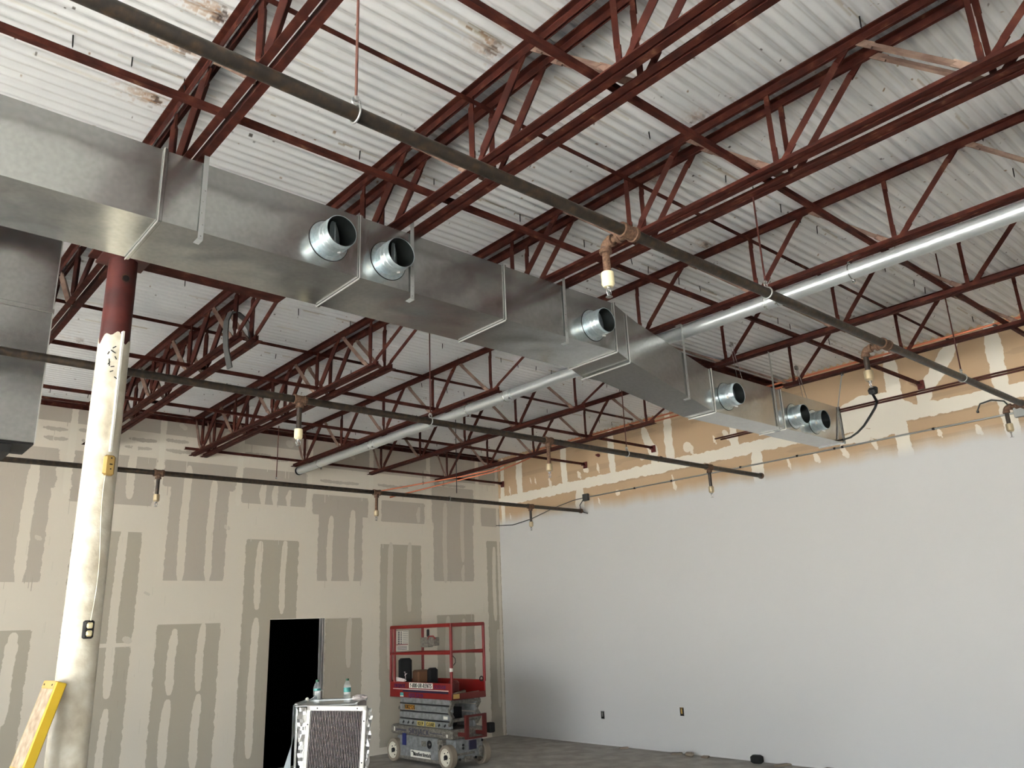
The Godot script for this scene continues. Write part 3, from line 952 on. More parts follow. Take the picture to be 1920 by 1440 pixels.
func bridging() -> void:
	# rows of bridging angle along x: [y, z, x0, x1, label]
	for b in [
		[4.505, -3.64, -1.0, 9.99, "red bridging angle crossing above the duct collars, ending in a clip on tan board"],
		[4.955, -3.19, -1.0, 10.0, "red bridging angle under the deck above the main sprinkler pipe"],
		[4.505, -2.20, -1.0, 10.0, "red bridging angle on the bottom chords at the upper right"],
		[4.955, -7.88, 0.6, 9.6, "dark bridging angle under the deck, first row behind the duct"],
		[4.505, -7.84, 0.6, 9.99, "dark bridging angle on the bottom chords, first row behind the duct"],
		[4.505, -9.36, 0.6, 9.99, "dark bridging angle on the bottom chords, middle row of the back bay"],
		[4.955, -11.36, 0.6, 9.6, "dark bridging angle under the deck close to the back wall"],
		[4.505, -11.54, 3.9, 9.95, "dark bridging angle on the bottom chords close to the back wall"]]:
		var t := thing("bridging_angle", b[4], "steel angle", Vector3((b[2] + b[3]) / 2, b[0], b[1]))
		var m := MB.new()
		m.angle(Vector3(b[2], b[0], b[1]), Vector3(b[3], b[0], b[1]), 0.034, 0.005, Vector3.FORWARD, Vector3.DOWN if b[0] > 4.7 else Vector3.UP)
		obj("angle", m, M.primer, t)
		if b[3] > 9.9 and b[0] < 4.7:
			m = MB.new()
			m.box(Vector3(b[3] + 0.008, b[0] - 0.005, b[1]), Vector3(0.02, 0.11, 0.08))
			m.box(Vector3(b[3] - 0.03, b[0] - 0.012, b[1]), Vector3(0.07, 0.012, 0.05))
			obj("wall_clip", m, M.red_worn, t)


# ------------------------------------------------------------------ duct
const DZ := -4.0


func duct_piece(t: Node3D, a: Array, b: Array, seed: int, holes := []) -> void:
	# a, b: [x, y bottom, y top, z front, z back]
	var P := func(e: Array, top: bool, front: bool) -> Vector3: return Vector3(e[0], e[2] if top else e[1], e[3] if front else e[4])
	var m := MB.new()
	var fa: Vector3 = P.call(a, false, true)
	var amp := 0.006
	# front, back, bottom, top as softly bulged sheets (only for prismatic pieces); others plain
	var straight := is_equal_approx(a[1], b[1]) and is_equal_approx(a[4], b[4])
	if straight:
		var xa: float = a[0]
		var k := 0
		for hc in holes:   # flat squares cut out round the take-offs, bulged sheet between
			var hx: float = hc[0]
			var hy: float = hc[1]
			var s := 0.145
			m.sheet(Vector3(xa, a[1], DZ), Vector3(hx - s - xa, 0, 0), Vector3(0, a[2] - a[1], 0), amp, seed + 7 + k, 8, 6)
			m.quad(Vector3(hx - s, a[1], DZ), Vector3(hx + s, a[1], DZ), Vector3(hx + s, hy - s, DZ), Vector3(hx - s, hy - s, DZ))
			m.quad(Vector3(hx - s, hy + s, DZ), Vector3(hx + s, hy + s, DZ), Vector3(hx + s, a[2], DZ), Vector3(hx - s, a[2], DZ))
			for i in 40:
				var c := []
				for q in [[i, 0.0985], [i, 0.0], [i + 1, 0.0], [i + 1, 0.0985]]:
					var th: float = TAU * q[0] / 40.0
					var d := Vector3(cos(th), sin(th), 0)
					var r: float = q[1] if q[1] > 0.0 else s / maxf(absf(d.x), absf(d.y))
					c.append(Vector3(hx, hy, DZ) + d * r)
				m.quad(c[0], c[1], c[2], c[3])
			xa = hx + s
			k += 1
		m.sheet(Vector3(xa, a[1], DZ), Vector3(b[0] - xa, 0, 0), Vector3(0, a[2] - a[1], 0), amp, seed)
		var bo: Vector3 = P.call(a, false, false)
		m.sheet(bo, P.call(b, false, false) - bo, P.call(a, false, true) - bo, amp, seed + 1)
		var tf: Vector3 = P.call(a, true, true)
		m.sheet(tf, P.call(b, true, true) - tf, P.call(a, true, false) - tf, amp, seed + 2)
		var bb: Vector3 = P.call(b, false, false)
		m.sheet(bb, P.call(a, false, false) - bb, P.call(b, true, false) - bb, amp, seed + 3)
	else:
		m.quad(fa, P.call(b, false, true), P.call(b, true, true), P.call(a, true, true))
		m.quad(P.call(b, false, false), P.call(a, false, false), P.call(a, true, false), P.call(b, true, false))
		m.quad(P.call(a, false, false), P.call(b, false, false), P.call(b, false, true), fa)
		m.quad(P.call(a, true, true), P.call(b, true, true), P.call(b, true, false), P.call(a, true, false))
	obj("duct_section", m, M.galvanised, t)


func seam(t: Node3D, e: Array, tilt := 0.0) -> void:   # raised slip joint round the duct at x
	var m := MB.new()
	var w := 0.022
	var x: float = e[0]
	m.cbox(Vector3(x, (e[1] + e[2]) / 2, e[3] + 0.004), Vector3(w, e[2] - e[1] + 0.02, 0.014), 0.004)
	m.cbox(Vector3(x, e[1] - 0.004, (e[3] + e[4]) / 2), Vector3(w, 0.014, e[3] - e[4] + 0.02), 0.004)
	m.cbox(Vector3(x, (e[1] + e[2]) / 2, e[4] - 0.004), Vector3(w, e[2] - e[1] + 0.02, 0.014), 0.004)
	m.cbox(Vector3(x, e[2] + 0.004, (e[3] + e[4]) / 2), Vector3(w, 0.014, e[3] - e[4] + 0.02), 0.004)
	obj("slip_joint", m, M.galvanised, t)
	m = MB.new()   # the thin standing edge that catches the light
	m.box(Vector3(x - w * 0.5, (e[1] + e[2]) / 2, e[3] + 0.011), Vector3(0.003, e[2] - e[1] + 0.016, 0.01))
	m.box(Vector3(x - w * 0.5, e[1] - 0.010, (e[3] + e[4]) / 2), Vector3(0.004, 0.01, e[3] - e[4] + 0.016))
	obj("standing_edge", m, M.bright_edge, t)


func collar(t: Node3D, x: float, y: float, L: float, turn: float) -> void:
	var o := Vector3(x, y, DZ)
	var ax := Vector3.BACK
	var r := 0.1015
	var m := MB.new()
	m.lathe(o, ax, [[r, 0.0], [r, L * 0.34], [r + 0.004, L * 0.37], [r + 0.004, L * 0.43], [r, L * 0.46], [r, L * 0.60], [r + 0.0035, L * 0.63], [r + 0.0035, L * 0.69], [r, L * 0.72], [r - 0.001, L], [r - 0.004, L], [r - 0.004, L - 0.004]], 48)
	var c := obj("takeoff_collar", m, M.collar_metal, t)
	m = MB.new()   # inner wall into the duct, coloured dark in place of deep shade
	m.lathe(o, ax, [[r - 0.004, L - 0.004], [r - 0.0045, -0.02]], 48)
	obj("inside_shade", m, M.collar_shade, c)
	m = MB.new()
	m.lathe(o, ax, [[r + 0.028, 0.0], [r + 0.028, 0.006], [r, 0.006]], 48)
	obj("collar_flange", m, M.collar_metal, c)
	m = MB.new()   # dark gasket behind the flange
	m.lathe(o, ax, [[r + 0.0325, 0.0], [r + 0.0325, 0.0025], [r + 0.02, 0.0025]], 48)
	obj("gasket", m, M.black, c)
	m = MB.new()   # crimped rim
	for k in 72:
		var a := TAU * k / 72.0
		var d := Vector3(cos(a), sin(a), 0)
		m.bar(o + d * (r - 0.0005) + ax * (L - 0.002), o + d * (r - 0.0005) + ax * (L - 0.024), 0.0032, 0.003, d)
	obj("crimped_rim", m, M.collar_metal, c)
	m = MB.new()   # butterfly blade on its shaft
	var bz := Basis(Vector3.UP, turn)
	for s in [-1.0, 1.0]:
		m.lathe(o + ax * (L * 0.45) + bz * Vector3(0, 0, s * 0.001), bz * Vector3(0, 0, s), [[r - 0.008, 0.0], [0.0, 0.0]], 32)
	m.bar(o + ax * (L * 0.45) + Vector3(0, -r + 0.006, 0), o + ax * (L * 0.45) + Vector3(0, r - 0.006, 0), 0.008, 0.008, Vector3.BACK)
	obj("damper_blade", m, M.collar_metal, c)
	m = MB.new()   # rivets and the locking quadrant below
	for k in 8:
		var a := TAU * k / 8.0 + 0.3
		m.lathe(o + Vector3(cos(a), sin(a), 0) * (r + 0.018) + ax * 0.006, ax, [[0.004, 0.0], [0.003, 0.003], [0.0, 0.004]], 8)
	m.bar(o + Vector3(0.02, -r - 0.004, L * 0.5), o + Vector3(0.02, -r - 0.016, L * 0.72), 0.006, 0.01, ax)
	obj("rivets", m, M.bright_edge, c)
	m = MB.new()   # paper label
	var la := PI * 1.12
	var ld := Vector3(cos(la), sin(la), 0)
	m.bar(o + ld * (r + 0.001) + ax * (L * 0.47), o + ld * (r + 0.001) + ax * (L * 0.60), 0.028, 0.001, ld)
	obj("label", m, M.white_sign, c)


func duct() -> void:
	var t := thing("supply_duct", "long galvanised sheet metal duct with six round collars hanging under the joists", "duct", Vector3(3, 3.6, -4.27))
	var y0 := 3.98
	var y1 := 4.405
	var zb := -4.545
	var takes := [[2.11, 4.165, 0.165, 0.75], [2.54, 4.155, 0.155, 0.8], [4.475, 4.145, 0.15, 0.35], [6.26, 3.835, 0.14, 0.25], [7.46, 3.815, 0.13, 0.25], [7.88, 3.815, 0.13, 0.5]]
	var xs := [-3.7, -2.5, -1.3, -0.1, 1.12, 2.335, 3.545, 4.75]
	for i in xs.size() - 1:
		duct_piece(t, [xs[i], y0, y1, DZ, zb], [xs[i + 1], y0, y1, DZ, zb], 100 + i * 10, takes.filter(func(c): return c[0] > xs[i] and c[0] < xs[i + 1]))
		seam(t, [xs[i], y0, y1, DZ, zb])
	seam(t, [4.75, y0, y1, DZ, zb])
	# dip below the conduit: short mitre, sloping run, level again and narrower
	duct_piece(t, [4.75, y0, y1, DZ, zb], [4.90, 3.925, 4.345, DZ, zb], 1)
	seam(t, [4.90, 3.915, 4.33, DZ, zb])
	duct_piece(t, [4.90, 3.925, 4.345, DZ, zb], [5.03, 3.895, 4.30, DZ, zb + 0.08], 1)
	duct_piece(t, [5.03, 3.895, 4.30, DZ, zb + 0.08], [5.98, 3.665, 4.07, DZ, -4.30], 2)
	duct_piece(t, [5.98, 3.665, 4.07, DZ, -4.30], [6.06, 3.66, 4.065, DZ, -4.29], 2)
	seam(t, [6.06, 3.66, 4.065, DZ, -4.29])
	duct_piece(t, [6.06, 3.66, 4.065, DZ, -4.29], [7.26, 3.66, 4.065, DZ, -4.29], 300, [takes[3]])
	seam(t, [7.26, 3.66, 4.065, DZ, -4.29])
	duct_piece(t, [7.26, 3.66, 4.065, DZ, -4.29], [8.48, 3.66, 4.065, DZ, -4.29], 320, [takes[4], takes[5]])
	var e := MB.new()
	e.box(Vector3(8.485, 3.862, -4.145), Vector3(0.012, 0.42, 0.31))
	obj("end_cap", e, M.galvanised, t)
	e = MB.new()
	e.box(Vector3(8.492, 3.862, DZ + 0.004), Vector3(0.012, 0.425, 0.012))
	obj("cap_edge", e, M.dark_steel, t)
	for c in takes:
		collar(t, c[0], c[1], c[2], c[3])
	# straps: [x, top y, chord side x offset, bottom y, label]
	for s in [[1.335, 4.52, 3.93, "galvanised hanger strap folded over the upper left joist, riveted down the duct"],
		[2.72, 4.50, 3.93, "galvanised hanger strap on the doubled joist, right of the second duct collar"],
		[4.155, 4.50, 3.93, "galvanised hanger strap just left of the third duct collar"],
		[5.66, 4.42, 3.72, "galvanised hanger strap from the silver conduit joist down the sloping duct"],
		[7.12, 4.47, 3.62, "galvanised hanger strap from the joist left of the paired end collars"]]:
		var th := thing("hanger_strap", s[3], "strap", Vector3(s[0], s[2], DZ + 0.01), "")
		var m := MB.new()
		m.box(Vector3(s[0], (s[1] + s[2]) / 2, DZ + 0.012), Vector3(0.028, s[1] - s[2], 0.0025))
		m.box(Vector3(s[0], s[1] + 0.001, DZ - 0.02), Vector3(0.028, 0.0025, 0.065))
		obj("band", m, M.strap_metal, th)
		m = MB.new()
		m.box(Vector3(s[0] - 0.004, s[2] - 0.004, DZ - 0.01), Vector3(0.03, 0.004, 0.06), Basis(Vector3.FORWARD, 0.15))
		obj("tail", m, M.strap_metal, th)
		m = MB.new()
		for k in 5:
			m.lathe(Vector3(s[0] + 0.006 * sin(k * 2.0), s[2] + 0.02 + k * 0.07, DZ + 0.013), Vector3.BACK, [[0.004, 0.0], [0.003, 0.002], [0.0, 0.003]], 8)
		obj("rivet", m, M.chrome, th)
	# wires at the right end
	var w1 := thing("hanger_wire", "slanting strap from the joist to the end of the duct by the tan board", "strap", Vector3(8.49, 4.0, DZ))
	var m2 := MB.new()
	m2.bar(Vector3(8.50, 4.455, -3.90), Vector3(8.46, 4.07, DZ + 0.008), 0.022, 0.003, Vector3.BACK)
	m2.bar(Vector3(8.46, 4.07, DZ + 0.008), Vector3(8.33, 3.68, DZ + 0.008), 0.016, 0.003, Vector3.BACK)
	obj("band", m2, M.strap_metal, w1)
	m2 = MB.new()
	m2.cbox(Vector3(8.50, 4.44, -3.90), Vector3(0.04, 0.05, 0.03), 0.008)
	obj("beam_clamp", m2, M.chrome, w1)
	for q in [[6.62, 4.46, -4.1, "pair of thin wires hooked on the joist above the fourth collar"], [7.90, 4.46, -4.12, "pair of thin wires above the last duct collar"]]:
		var w2 := thing("hanger_wire", q[3], "wire", Vector3(q[0], 4.06, q[2]))
		var m3 := MB.new()
		for s in [-1.0, 1.0]:
			m3.tube([Vector3(q[0] + s * 0.012, q[1], q[2]), Vector3(q[0] + s * 0.045, 4.07, q[2] + 0.05)], 0.003, 6)
		obj("wire", m3, M.chrome, w2)
		m3 = MB.new()
		m3.cbox(Vector3(q[0], q[1], q[2]), Vector3(0.05, 0.05, 0.03), 0.008)
		obj("beam_clamp", m3, M.chrome, w2)


func drop_box() -> void:
	var x1 := 1.035
	var x0 := -1.2
	var z1 := -6.0
	var z0 := -6.38
	var t := thing("return_duct_drop", "big dark galvanised duct box dropping from the roof behind the left of the duct", "duct", Vector3(0, 3.1, -6.6))
	for s in [[3.16, 4.11, 500], [4.11, 5.02, 510]]:
		var m := MB.new()
		var h: float = s[1] - s[0]
		m.sheet(Vector3(x0, s[0], z1), Vector3(x1 - x0, 0, 0), Vector3(0, h, 0), 0.012, s[2], 14, 8)
		m.sheet(Vector3(x1, s[0], z1), Vector3(0, 0, z0 - z1), Vector3(0, h, 0), 0.008, s[2] + 1)
		m.quad(Vector3(x1, s[0], z0), Vector3(x0, s[0], z0), Vector3(x0, s[1], z0), Vector3(x1, s[1], z0))
		m.quad(Vector3(x0, s[0], z0), Vector3(x0, s[0], z1), Vector3(x0, s[1], z1), Vector3(x0, s[1], z0))
		obj("casing", m, M.galvanised, t)
	var m := MB.new()
	m.cbox(Vector3((x0 + x1) / 2, 4.11, z1 + 0.004), Vector3(x1 - x0 + 0.02, 0.035, 0.014), 0.004)
	m.cbox(Vector3(x1 + 0.004, 4.11, (z0 + z1) / 2), Vector3(0.014, 0.035, z1 - z0), 0.004)
	obj("flange", m, M.galvanised, t)
	m = MB.new()
	m.box(Vector3(x1 + 0.002, 4.0, z1 + 0.002), Vector3(0.006, 1.7, 0.006))
	obj("corner_edge", m, M.bright_edge, t)
	m = MB.new()   # closed slabs below, coloured dark for the shade of an open mouth
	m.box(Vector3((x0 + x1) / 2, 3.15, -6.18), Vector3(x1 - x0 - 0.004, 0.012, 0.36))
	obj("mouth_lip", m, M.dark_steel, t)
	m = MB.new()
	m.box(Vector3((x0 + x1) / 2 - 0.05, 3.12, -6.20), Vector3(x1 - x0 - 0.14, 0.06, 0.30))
	obj("mouth_shade", m, M.black, t)


# ------------------------------------------------------------------ sprinkler pipes
func head(t: Node3D, p: Vector3, cream: bool) -> void:   # reducer and sprinkler head, p = lower end of the drop
	var m := MB.new()
	m.lathe(p, Vector3.DOWN, [[0.0, -0.012], [0.032, -0.012], [0.034, 0.0], [0.034, 0.055], [0.024, 0.07], [0.0, 0.07]], 20)
	var r := obj("reducer", m, M.cream_plastic if cream else M.brass, t)
	m = MB.new()
	var q := p + Vector3(0, -0.07, 0)
	m.lathe(q, Vector3.DOWN, [[0.013, 0.0], [0.013, 0.012], [0.008, 0.014], [0.008, 0.018], [0.0, 0.018]], 12)
	for s in [-1.0, 1.0]:
		m.tube([q + Vector3(s * 0.009, -0.01, 0), q + Vector3(s * 0.018, -0.026, 0), q + Vector3(s * 0.013, -0.045, 0), q + Vector3(0, -0.054, 0)], 0.003, 6)
	m.tube([q + Vector3(0, -0.012, 0), q + Vector3(0, -0.05, 0)], 0.0028, 6)
	m.lathe(q + Vector3(0, -0.056, 0), Vector3.DOWN, [[0.0, -0.002], [0.019, -0.001], [0.019, 0.001], [0.0, 0.002]], 14)
	obj("sprinkler_head", m, M.chrome, t)


func tee(t: Node3D, p: Vector3, down: Vector3) -> void:
	var m := MB.new()
	m.lathe(p - Vector3(0.055, 0, 0), Vector3.RIGHT, [[0.03, 0.0], [0.041, 0.0], [0.042, 0.02], [0.037, 0.024], [0.037, 0.086], [0.042, 0.09], [0.041, 0.11], [0.03, 0.11]], 24)
	m.lathe(p, down, [[0.030, 0.02], [0.030, 0.05], [0.034, 0.052], [0.034, 0.07], [0.022, 0.07]], 20)
	obj("tee", m, M.fitting_rust, t)


func hanger(x: float, ytop: float, p: Vector3, label: String, swing := true) -> void:
	var t := thing("pipe_hanger", label, "pipe hanger", p)
	var m := MB.new()
	m.tube([Vector3(x, ytop, p.z), Vector3(x, p.y + 0.075, p.z)], 0.006, 8)
	obj("rod", m, M.tan_rust_bar if x < 2 else M.old_copper, t)
	m = MB.new()
	if swing:
		m.torus(p, Vector3.RIGHT, 0.036, 0.005, 24)
		m.torus(p + Vector3(0, 0.055, 0), Vector3.BACK, 0.017, 0.005, 14)
	m.cbox(p + Vector3(0, 0.07, 0), Vector3(0.02, 0.022, 0.02), 0.004)
	obj("ring", m, M.thin_conduit, t)


func pipes() -> void:
	var r := 0.0295
	# main line near the camera
	var z := -2.335
	var y := 3.78
	var t := thing("sprinkler_pipe", "long rusty black main sprinkler pipe crossing the upper picture to the right wall", "pipe", Vector3(4, y, z))
	var m := MB.new()
	m.tube([Vector3(-2.0, y, z), Vector3(4, y, z), Vector3(9.95, y, z)], r, 20)
	obj("pipe", m, M.pipe_steel, t)
	var names := ["armed drop with a cream reducer, beside the third duct collar", "armed drop at right holding a black box and hanging cable", "armed drop near the right wall beside the small junction box"]
	for i in 3:
		var x: float = [2.935, 5.88, 8.93][i]
		tee(t, Vector3(x, y, z), Vector3.FORWARD)
		var d := thing("sprinkler_drop", "sprinkler pipe " + names[i], "sprinkler", Vector3(x, y - 0.3, z - 0.16))
		m = MB.new()
		m.tube([Vector3(x, y, z - 0.05), Vector3(x, y, z - 0.13)], 0.019, 14)
		obj("arm", m, M.fitting_rust, d)
		m = MB.new()
		var pts := []
		for k in 7:
			var a := PI / 2 * k / 6.0
			pts.append(Vector3(x, y - 0.04 + 0.04 * cos(a), z - 0.12 - 0.04 * sin(a)))
		m.tube(pts, 0.029, 16)
		m.lathe(Vector3(x, y - 0.035, z - 0.16), Vector3.DOWN, [[0.028, 0.0], [0.033, 0.002], [0.033, 0.022], [0.02, 0.024]], 16)
		m.lathe(Vector3(x, y, z - 0.125), Vector3.BACK, [[0.028, 0.0], [0.033, 0.002], [0.033, 0.022], [0.018, 0.024]], 16)
		obj("elbow", m, M.fitting_rust, d)
		m = MB.new()
		m.tube([Vector3(x, y - 0.05, z - 0.16), Vector3(x, 3.60, z - 0.16)], 0.0205, 14)
		obj("drop_pipe", m, M.fitting_rust if i == 0 else M.pipe_steel, d)
		head(d, Vector3(x, 3.60, z - 0.16), i == 0)
	hanger(1.33, 4.452, Vector3(1.33, y, z), "long hanger rod at top left with a strap ring round the main pipe")
	hanger(4.25, 4.46, Vector3(4.25, y, z), "hanger rod from the doubled joist to the main pipe, above the silver conduit")
	hanger(7.38, 4.98, Vector3(7.38, y, z), "hanger rod between copper pipes, ending in a wire ring over the main pipe")
	# the two lines in the back bay
	for k in 2:
		var zz: float = [-5.81, -9.40][k]
		var yy := 3.70
		var xe: float = [9.72, 9.87][k]
		t = thing("sprinkler_pipe", ["dark sprinkler pipe passing behind the column just behind the duct", "lowest dark sprinkler pipe close to the back wall, crossing behind the column"][k], "pipe", Vector3(4, yy, zz))
		m = MB.new()
		m.tube([Vector3(-2.0, yy, zz), Vector3(4, yy, zz), Vector3(xe, yy, zz)], r, 16)
		obj("pipe", m, M.pipe_steel, t)
		m = MB.new()
		m.lathe(Vector3(xe - 0.03, yy, zz), Vector3.RIGHT, [[0.03, 0.0], [0.04, 0.0], [0.041, 0.03], [0.032, 0.045], [0.02, 0.047], [0.02, 0.06], [0.0, 0.06]], 16)
		obj("end_cap", m, M.fitting_rust, t)
		for i in 3:
			var x: float = [[2.85, 5.665, 8.50], [2.905, 5.81, 8.69]][k][i]
			tee(t, Vector3(x, yy, zz), Vector3.DOWN)
			var where: String = ["left of centre", "in the middle", "near the right wall"][i]
			var dlen: float = 0.20
			var d := thing("sprinkler_drop", ["sprinkler drop on the pipe behind the duct, " + where, "sprinkler drop on the lowest pipe by the back wall, " + where][k], "sprinkler", Vector3(x, yy - 0.4, zz))
			m = MB.new()
			m.tube([Vector3(x, yy - 0.06, zz), Vector3(x, yy - 0.06 - dlen, zz)], 0.0205, 12)
			obj("drop_pipe", m, M.pipe_steel if i != 1 else M.fitting_rust, d)
			head(d, Vector3(x, yy - 0.06 - dlen, zz), k == 0 and i == 0)
	hanger(4.16, 4.93, Vector3(4.16, 3.70, -5.81), "hanger rod dropping from behind the duct's bottom edge to the pipe")
	hanger(6.92, 5.03, Vector3(6.92, 3.70, -5.81), "hanger rod in front of the copper pipes, to the pipe behind the duct")
	hanger(4.335, 4.45, Vector3(4.335, 3.70, -9.40), "thin rod from the doubled joist to the lowest pipe on a clip", false)
	# a spare rod hanging free and the empty ring beside it
	t = thing("hanger_rod", "loose threaded rod hanging free above the lowest pipe near the corner", "rod", Vector3(7.17, 3.78, -9.36))
	m = MB.new()
	m.tube([Vector3(7.175, 4.98, -9.36), Vector3(7.17, 3.79, -9.36)], 0.006, 8)
	obj("rod", m, M.dark_steel, t)
	t = thing("pipe_clip", "small ring clip on the lowest pipe left of the corner", "clip", Vector3(7.06, 3.70, -9.4))
	m = MB.new()
	m.torus(Vector3(7.06, 3.705, -9.40), Vector3.RIGHT, 0.034, 0.005, 20)
	obj("ring", m, M.thin_conduit, t)


# ------------------------------------------------------------------ conduit, copper, wall lines
func lines_on_right() -> void:
	# silver conduit under the fourth joist line
	var x := 5.72
	var y := 4.365
	var t := thing("silver_conduit", "fat silver conduit hung under a joist, from the back wall to the upper right", "conduit", Vector3(x, y, -4))
	var m := MB.new()
	m.tube([Vector3(x, y, -11.58), Vector3(x, y, -5), Vector3(x, y, 5.0)], 0.060, 28)
	obj("pipe", m, M.emt, t)
	for z in [-9.35, -6.45, -3.10, -0.2]:
		m = MB.new()
		m.lathe(Vector3(x, y, z - 0.07), Vector3.BACK, [[0.060, 0.0], [0.066, 0.0], [0.067, 0.02], [0.064, 0.03], [0.064, 0.11], [0.067, 0.12], [0.066, 0.14], [0.06, 0.14]], 28)
		var c := obj("coupling", m, M.emt, t)
		m = MB.new()
		for q in [-0.05, 0.05]:
			m.torus(Vector3(x, y, z + q), Vector3.BACK, 0.0655, 0.0035, 28)
			m.cbox(Vector3(x - 0.05, y - 0.055, z + q), Vector3(0.02, 0.02, 0.02), 0.004)
		obj("set_screw_ring", m, M.chrome, c)
	m = MB.new()
	m.lathe(Vector3(x, y, -11.60), Vector3.BACK, [[0.0, 0.03], [0.058, 0.03], [0.058, 0.0], [0.066, 0.0], [0.066, 0.04], [0.06, 0.04]], 28)
	obj("end_bushing", m, M.dark_steel, t)
	for z in [-2.42, -7.2, -10.9]:
		m = MB.new()
		m.torus(Vector3(x, y, z), Vector3.BACK, 0.064, 0.004, 24)
		m.cbox(Vector3(x, y + 0.075, z), Vector3(0.03, 0.05, 0.03), 0.005)
		m.cbox(Vector3(x + 0.02, y - 0.075, z), Vector3(0.025, 0.03, 0.02), 0.005)
		obj("conduit_clamp", m, M.chrome, t)
	# copper pair above the last joist
	for k in 2:
		var cx: float = [8.72, 8.90][k]
		t = thing("copper_pipe", ["left one of the bright copper pipes above the last joist", "right one of the bright copper pipes above the last joist, nearer the wall"][k], "pipe", Vector3(cx, 4.6, -6))
		m = MB.new()
		var pts := [Vector3(cx, 4.60, 4.0), Vector3(cx, 4.60, -4), Vector3(cx, 4.60, -9.2)]
		pts.append_array([Vector3(cx - 0.06, 4.50, -9.8), Vector3(cx - 0.14 - 0.04 * k, 4.42, -10.15), Vector3(cx - 0.42, 4.36, -10.6), Vector3([7.16, 7.50][k], [4.15, 4.09][k], -11.70)])
		m.tube(pts, 0.0125, 12)
		obj("pipe", m, M.copper, t)
		if k == 0:
			m = MB.new()
			for z in [-10.35, -7.2, -5.0, -2.36]:
				m.cbox(Vector3(8.81, 4.585, z), Vector3(0.24, 0.014, 0.03), 0.003)
			obj("saddle", m, M.dark_steel, t)
	for q in [[7.78, 4.265, -11.1, "thin wire loop holding the left copper pipe by the back wall"], [8.14, 4.26, -11.0, "thin wire loop holding the right copper pipe by the back wall"]]:
		t = thing("wire_loop", q[3], "wire", Vector3(q[0], q[1], q[2]))
		m = MB.new()
		m.tube([Vector3(q[0], 4.47, q[2]), Vector3(q[0], q[1] + 0.03, q[2])], 0.003, 6)
		m.torus(Vector3(q[0], q[1], q[2]), Vector3.RIGHT, 0.025, 0.004, 16)
		obj("loop", m, M.dark_steel, t)
	# older copper line on the wall
	for k in 2:
		t = thing("wall_pipe", ["upper one of the dull copper pipes along the tan board", "lower one of the dull copper pipes along the tan board"][k], "pipe", Vector3(9.98, 4.42, -3))
		m = MB.new()
		m.tube([Vector3(9.985, 4.425 - 0.03 * k, -6.66 + 0.1 * k), Vector3(9.985, 4.42 - 0.03 * k, 3.0)], 0.0115, 10)
		obj("pipe", m, M.old_copper, t)
	# thin conduit along the board
	t = thing("wall_conduit", "thin grey conduit running level along the right wall below the tape joint", "conduit", Vector3(10, 3.93, -6))
	m = MB.new()
	m.tube([Vector3(10.008, 3.94, -9.32), Vector3(10.008, 3.93, -6), Vector3(10.008, 3.945, 3.0)], 0.011, 10)
	obj("pipe", m, M.thin_conduit, t)
	m = MB.new()
	for z in [-8.3, -7.55, -6.3, -5.4, -4.86, -4.75, -3.6]:
		m.cbox(Vector3(10.006, 3.935, z), Vector3(0.03, 0.028, 0.03), 0.004)
	obj("conduit_clip", m, M.dark_steel, t)
	t = thing("junction_box", "grey junction box on the right wall near the corner with a curled whip", "junction box", Vector3(10.0, 3.94, -9.39))
	m = MB.new()
	m.cbox(Vector3(9.995, 3.94, -9.39), Vector3(0.06, 0.12, 0.12), 0.006)
	obj("box", m, M.grey_rubber, t)
	m = MB.new()
	m.tube([Vector3(9.99, 3.90, -9.46), Vector3(9.97, 3.82, -9.52), Vector3(9.965, 3.74, -9.50), Vector3(9.96, 3.68, -9.42), Vector3(9.95, 3.655, -9.33)], 0.008, 8)
	obj("whip", m, M.grey_rubber, t)
	m = MB.new()
	m.tube([Vector3(9.995, 3.94, -9.45), Vector3(9.99, 3.93, -9.7), Vector3(9.985, 3.86, -10.2), Vector3(9.98, 3.74, -10.8), Vector3(9.97, 3.69, -11.3), Vector3(9.9, 3.72, -11.7)], 0.007, 8)
	obj("cable", m, M.grey_rubber, t)
	t = thing("junction_box", "pale junction box at the far right of the wall conduit with a looped wire", "junction box", Vector3(9.99, 3.93, -2.66))
	m = MB.new()
	m.cbox(Vector3(9.99, 3.93, -2.66), Vector3(0.05, 0.115, 0.115), 0.006)
	obj("box", m, M.thin_conduit, t)
	m = MB.new()
	m.tube([Vector3(9.98, 3.97, -2.72), Vector3(9.95, 4.08, -2.78), Vector3(9.94, 4.12, -2.9), Vector3(9.93, 4.10, -3.02), Vector3(9.93, 4.03, -3.06)], 0.009, 8)
	m.cbox(Vector3(9.93, 4.015, -3.06), Vector3(0.025, 0.03, 0.025), 0.004)
	obj("whip", m, M.grey_rubber, t)
	# cable from the armed drop to the end of the duct
	t = thing("hanging_cable", "black cable hanging in a curve from the sprinkler drop to the duct end", "cable", Vector3(7, 3.5, -3.2))
	m = MB.new()
	var a := Vector3(5.885, 3.435, -2.497)
	m.tube([a, Vector3(5.935, 3.375, -2.493), Vector3(6.15, 3.385, -2.608), Vector3(6.467, 3.405, -2.794), Vector3(6.945, 3.448, -3.068), Vector3(7.41, 3.502, -3.347), Vector3(7.973, 3.593, -3.682), Vector3(8.50, 3.70, -4.01)], 0.010, 10)
	obj("cable", m, M.dark_steel, t)
	m = MB.new()
	m.cbox(a + Vector3(0.01, 0.02, 0), Vector3(0.06, 0.05, 0.05), 0.01, Basis(Vector3.BACK, 0.5))
	m.cbox(a + Vector3(0.045, 0.03, 0), Vector3(0.04, 0.065, 0.045), 0.01, Basis(Vector3.BACK, -0.3))
	obj("connector", m, M.black_rubber, t)
